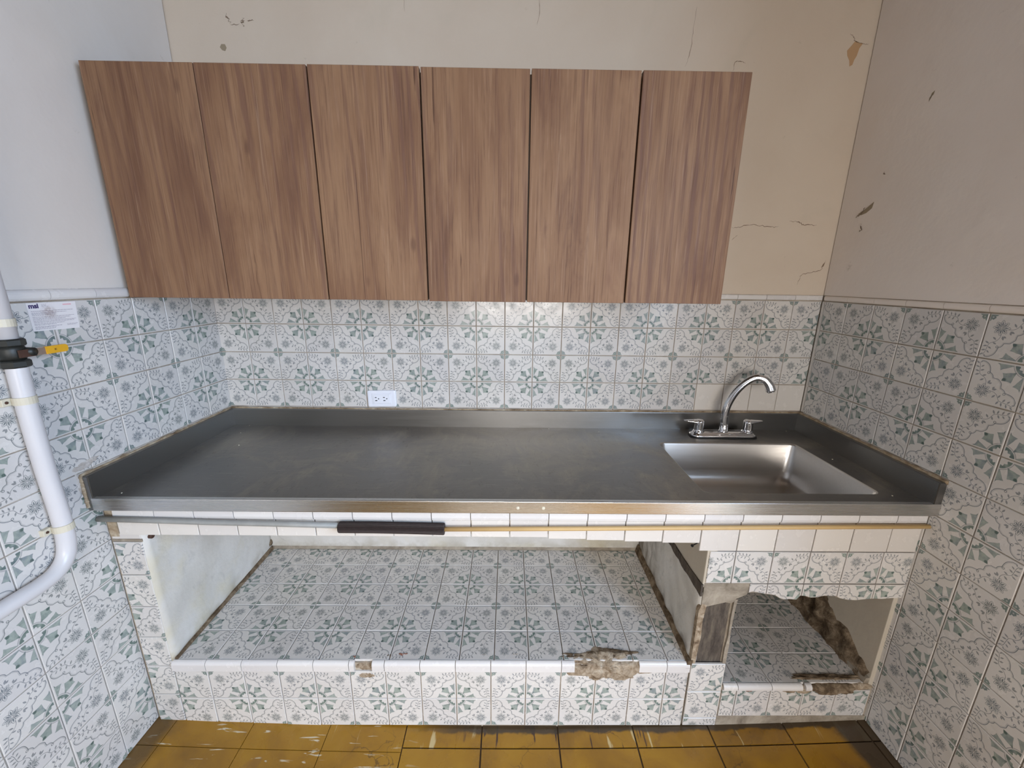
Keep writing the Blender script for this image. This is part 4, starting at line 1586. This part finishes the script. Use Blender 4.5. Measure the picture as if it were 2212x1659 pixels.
clamp(-.682, 1.298)
clamp(-.6835, 1.121)
clamp(-.683, .788)
clamp(-1.15, .687, 9.0)
vc = onL(-.6815, 1.2315, .0225)
bv = bm_tube([vc + Vector((0, 0, -.017)), vc + Vector((0, 0, -.008)), vc + Vector((0, 0, .008)), vc + Vector((0, 0, .017))], [.020, .0235, .0235, .020], 24)
valve = mk('valve', bv, M['black_iron'], pipe, True)
for z0, z1 in ((-.034, -.017), (.014, .031)):
    b = bm_tube([vc + Vector((0, 0, z0)), vc + Vector((0, 0, z0 + .003)), vc + Vector((0, 0, z1 - .003)), vc + Vector((0, 0, z1))], [.0235, .0262, .0262, .0235], 8)
    mk('hex_nut', b, M['black_iron'], valve)
# stem pointing to the room and lever
st0 = vc + Vector((.012, .012, .0))
mk('stem', bm_tube([vc + Vector((.010, .010, 0)), vc + Vector((.034, .016, 0))], [.011, .009], 14), M['black_iron'], valve, True)


def lever_piece(name, y0, y1, hw, mat, th=.0022, rounded=False, off=.052):
    pts = []
    zc = lambda y: 1.2295 + (y + .69) * .0
    if rounded:
        n = 8
        pts = [(y0, zc(y0) - hw), (y1 - hw * .7, zc(y1) - hw)] + [(y1 - hw * .7 + hw * .7 * sin(pi * i / n), zc(y1) - hw * cos(pi * i / n)) for i in range(1, n)] + [(y1 - hw * .7, zc(y1) + hw), (y0, zc(y0) + hw)]
    else:
        pts = [(y0, zc(y0) - hw), (y1, zc(y1) - hw), (y1, zc(y1) + hw), (y0, zc(y0) + hw)]
    b = bm_prism(pts, th, lambda u, v, n: onL(u, v, off + n))
    return mk(name, b, mat, valve)


lever_piece('lever_root', -.692, -.660, .0085, M['rust'], .004, False, .053)
lever_piece('lever_arm', -.664, -.632, .0080, M['bare_metal'], .0028)
lever_piece('lever_grip', -.640, -.592, .0088, M['yellow'], .0055, True, .0540)
mk('lever_mark', bm_prism([(-.6225, 1.2275), (-.6185, 1.2275), (-.6185, 1.2285), (-.6212, 1.2285), (-.6212, 1.2305), (-.6185, 1.2305), (-.6185, 1.2315), (-.6225, 1.2315)], .0004, lambda u, v, n: onL(u, v, .0546 + n)), M['ink_brown'], valve)

# ------------------------------------------------------------------ paper notice
pa = empty('paper_notice', tuple(onL(-.556, 1.302, .001)))
tag(pa, 'small white printed paper notice stuck on the left wall tiles above the yellow valve handle', 'notice')
FP = Frame(onL(-.611, 1.336, .0012), (sin(AL), cos(AL), 0), (0, 0, 1), (cos(AL), -sin(AL), 0))
mk('sheet', bm_prism([(.0, .0), (.001, -.067), (.107, -.069), (.111, -.001)], .0008, lambda u, v, n: FP.p(u, v, n)), M['paper'], pa)
fc = bpy.data.curves.new('logo', 'FONT')
fc.body = 'msi'
fc.size = .0155
fc.extrude = .0001
fc.offset = .0006
tmp = bpy.data.objects.new('tmp', fc)
COL.objects.link(tmp)
dg = bpy.context.evaluated_depsgraph_get()
me = bpy.data.meshes.new_from_object(tmp.evaluated_get(dg))
bpy.data.objects.remove(tmp)
me.materials.clear()
me.materials.append(M['ink_violet'])
lg = put(bpy.data.objects.new('logo_lettering', me))
lg.parent = pa
lg.matrix_parent_inverse = Matrix.Translation(-pa.location)
lg.matrix_basis = FP.mat(.0035, -.0125, .0004)
lg['label'] = 'dark violet logo reading msi'
b = bmesh.new()
rr = random.Random(4)


def inkline(u0, u1, v, h=.0008):
    u = u0
    while u < u1:
        w = rr.uniform(.002, .007)
        e_ = min(u + w, u1)
        q = [b.verts.new(FP.p(x, y, .0004)) for x, y in ((u, v), (e_, v), (e_, v + h), (u, v + h))]
        b.faces.new(q)
        u = e_ + .0009


for v in (-.0045, -.0072, -.0098):
    inkline(.031, .031 + rr.uniform(.010, .016), v, .0006)
for i, (v, u1) in enumerate(((-.0205, .100), (-.0245, .084), (-.0272, .060), (-.0300, .058), (-.0345, .101), (-.0378, .090), (-.0408, .078), (-.0440, .103), (-.0470, .098), (-.0505, .074), (-.0533, .055), (-.0575, .066), (-.0600, .052), (-.063, .050))):
    inkline(.006, u1, v)
inkline(.078, .104, -.0562, .0007)
inkline(.078, .100, -.0586, .0007)
tag(mk('printed_lines', b, M['ink'], pa), None, None, None, 'stuff')
mk('red_stamp', bm_prism([(.079, -.0085), (.099, -.0085), (.099, -.0055), (.079, -.0055)], .0001, lambda u, v, n: FP.p(u, v, n + .0004)), M['ink_red'], pa)

# ------------------------------------------------------------------ rail along the front band
rail = empty('front_rail', (1.17, -.59, .73))
tag(rail, 'thin rail along the white front band: grey tube, dark ribbed sleeve and tan wooden stick', 'rail')
YRl = -.5855
mk('grey_tube', bm_tube([(-.004, YRl, .7465), (.15, YRl, .7425), (.30, YRl, .738), (.50, YRl, .734), (.665, YRl, .730)], .0078, 14), M['grey_tube'], rail, True)
ns = 44
mk('ribbed_sleeve', bm_tube([(.660, YRl, .7250), (.662, YRl, .7250), (.75, YRl, .7250), (.85, YRl, .7235), (.954, YRl, .7212), (.956, YRl, .7212)], [.0135, .0152, .0152, .0152, .0156, .0142], 48, True, .05, 24), M['sleeve'], rail)
mk('wooden_stick', bm_tube([(.950, YRl, .7203), (1.3, YRl, .7245), (1.66, YRl, .7298), (2.0, YRl, .7345), (2.332, YRl, .7388)], .0062, 12), M['tan_stick'], rail, True)
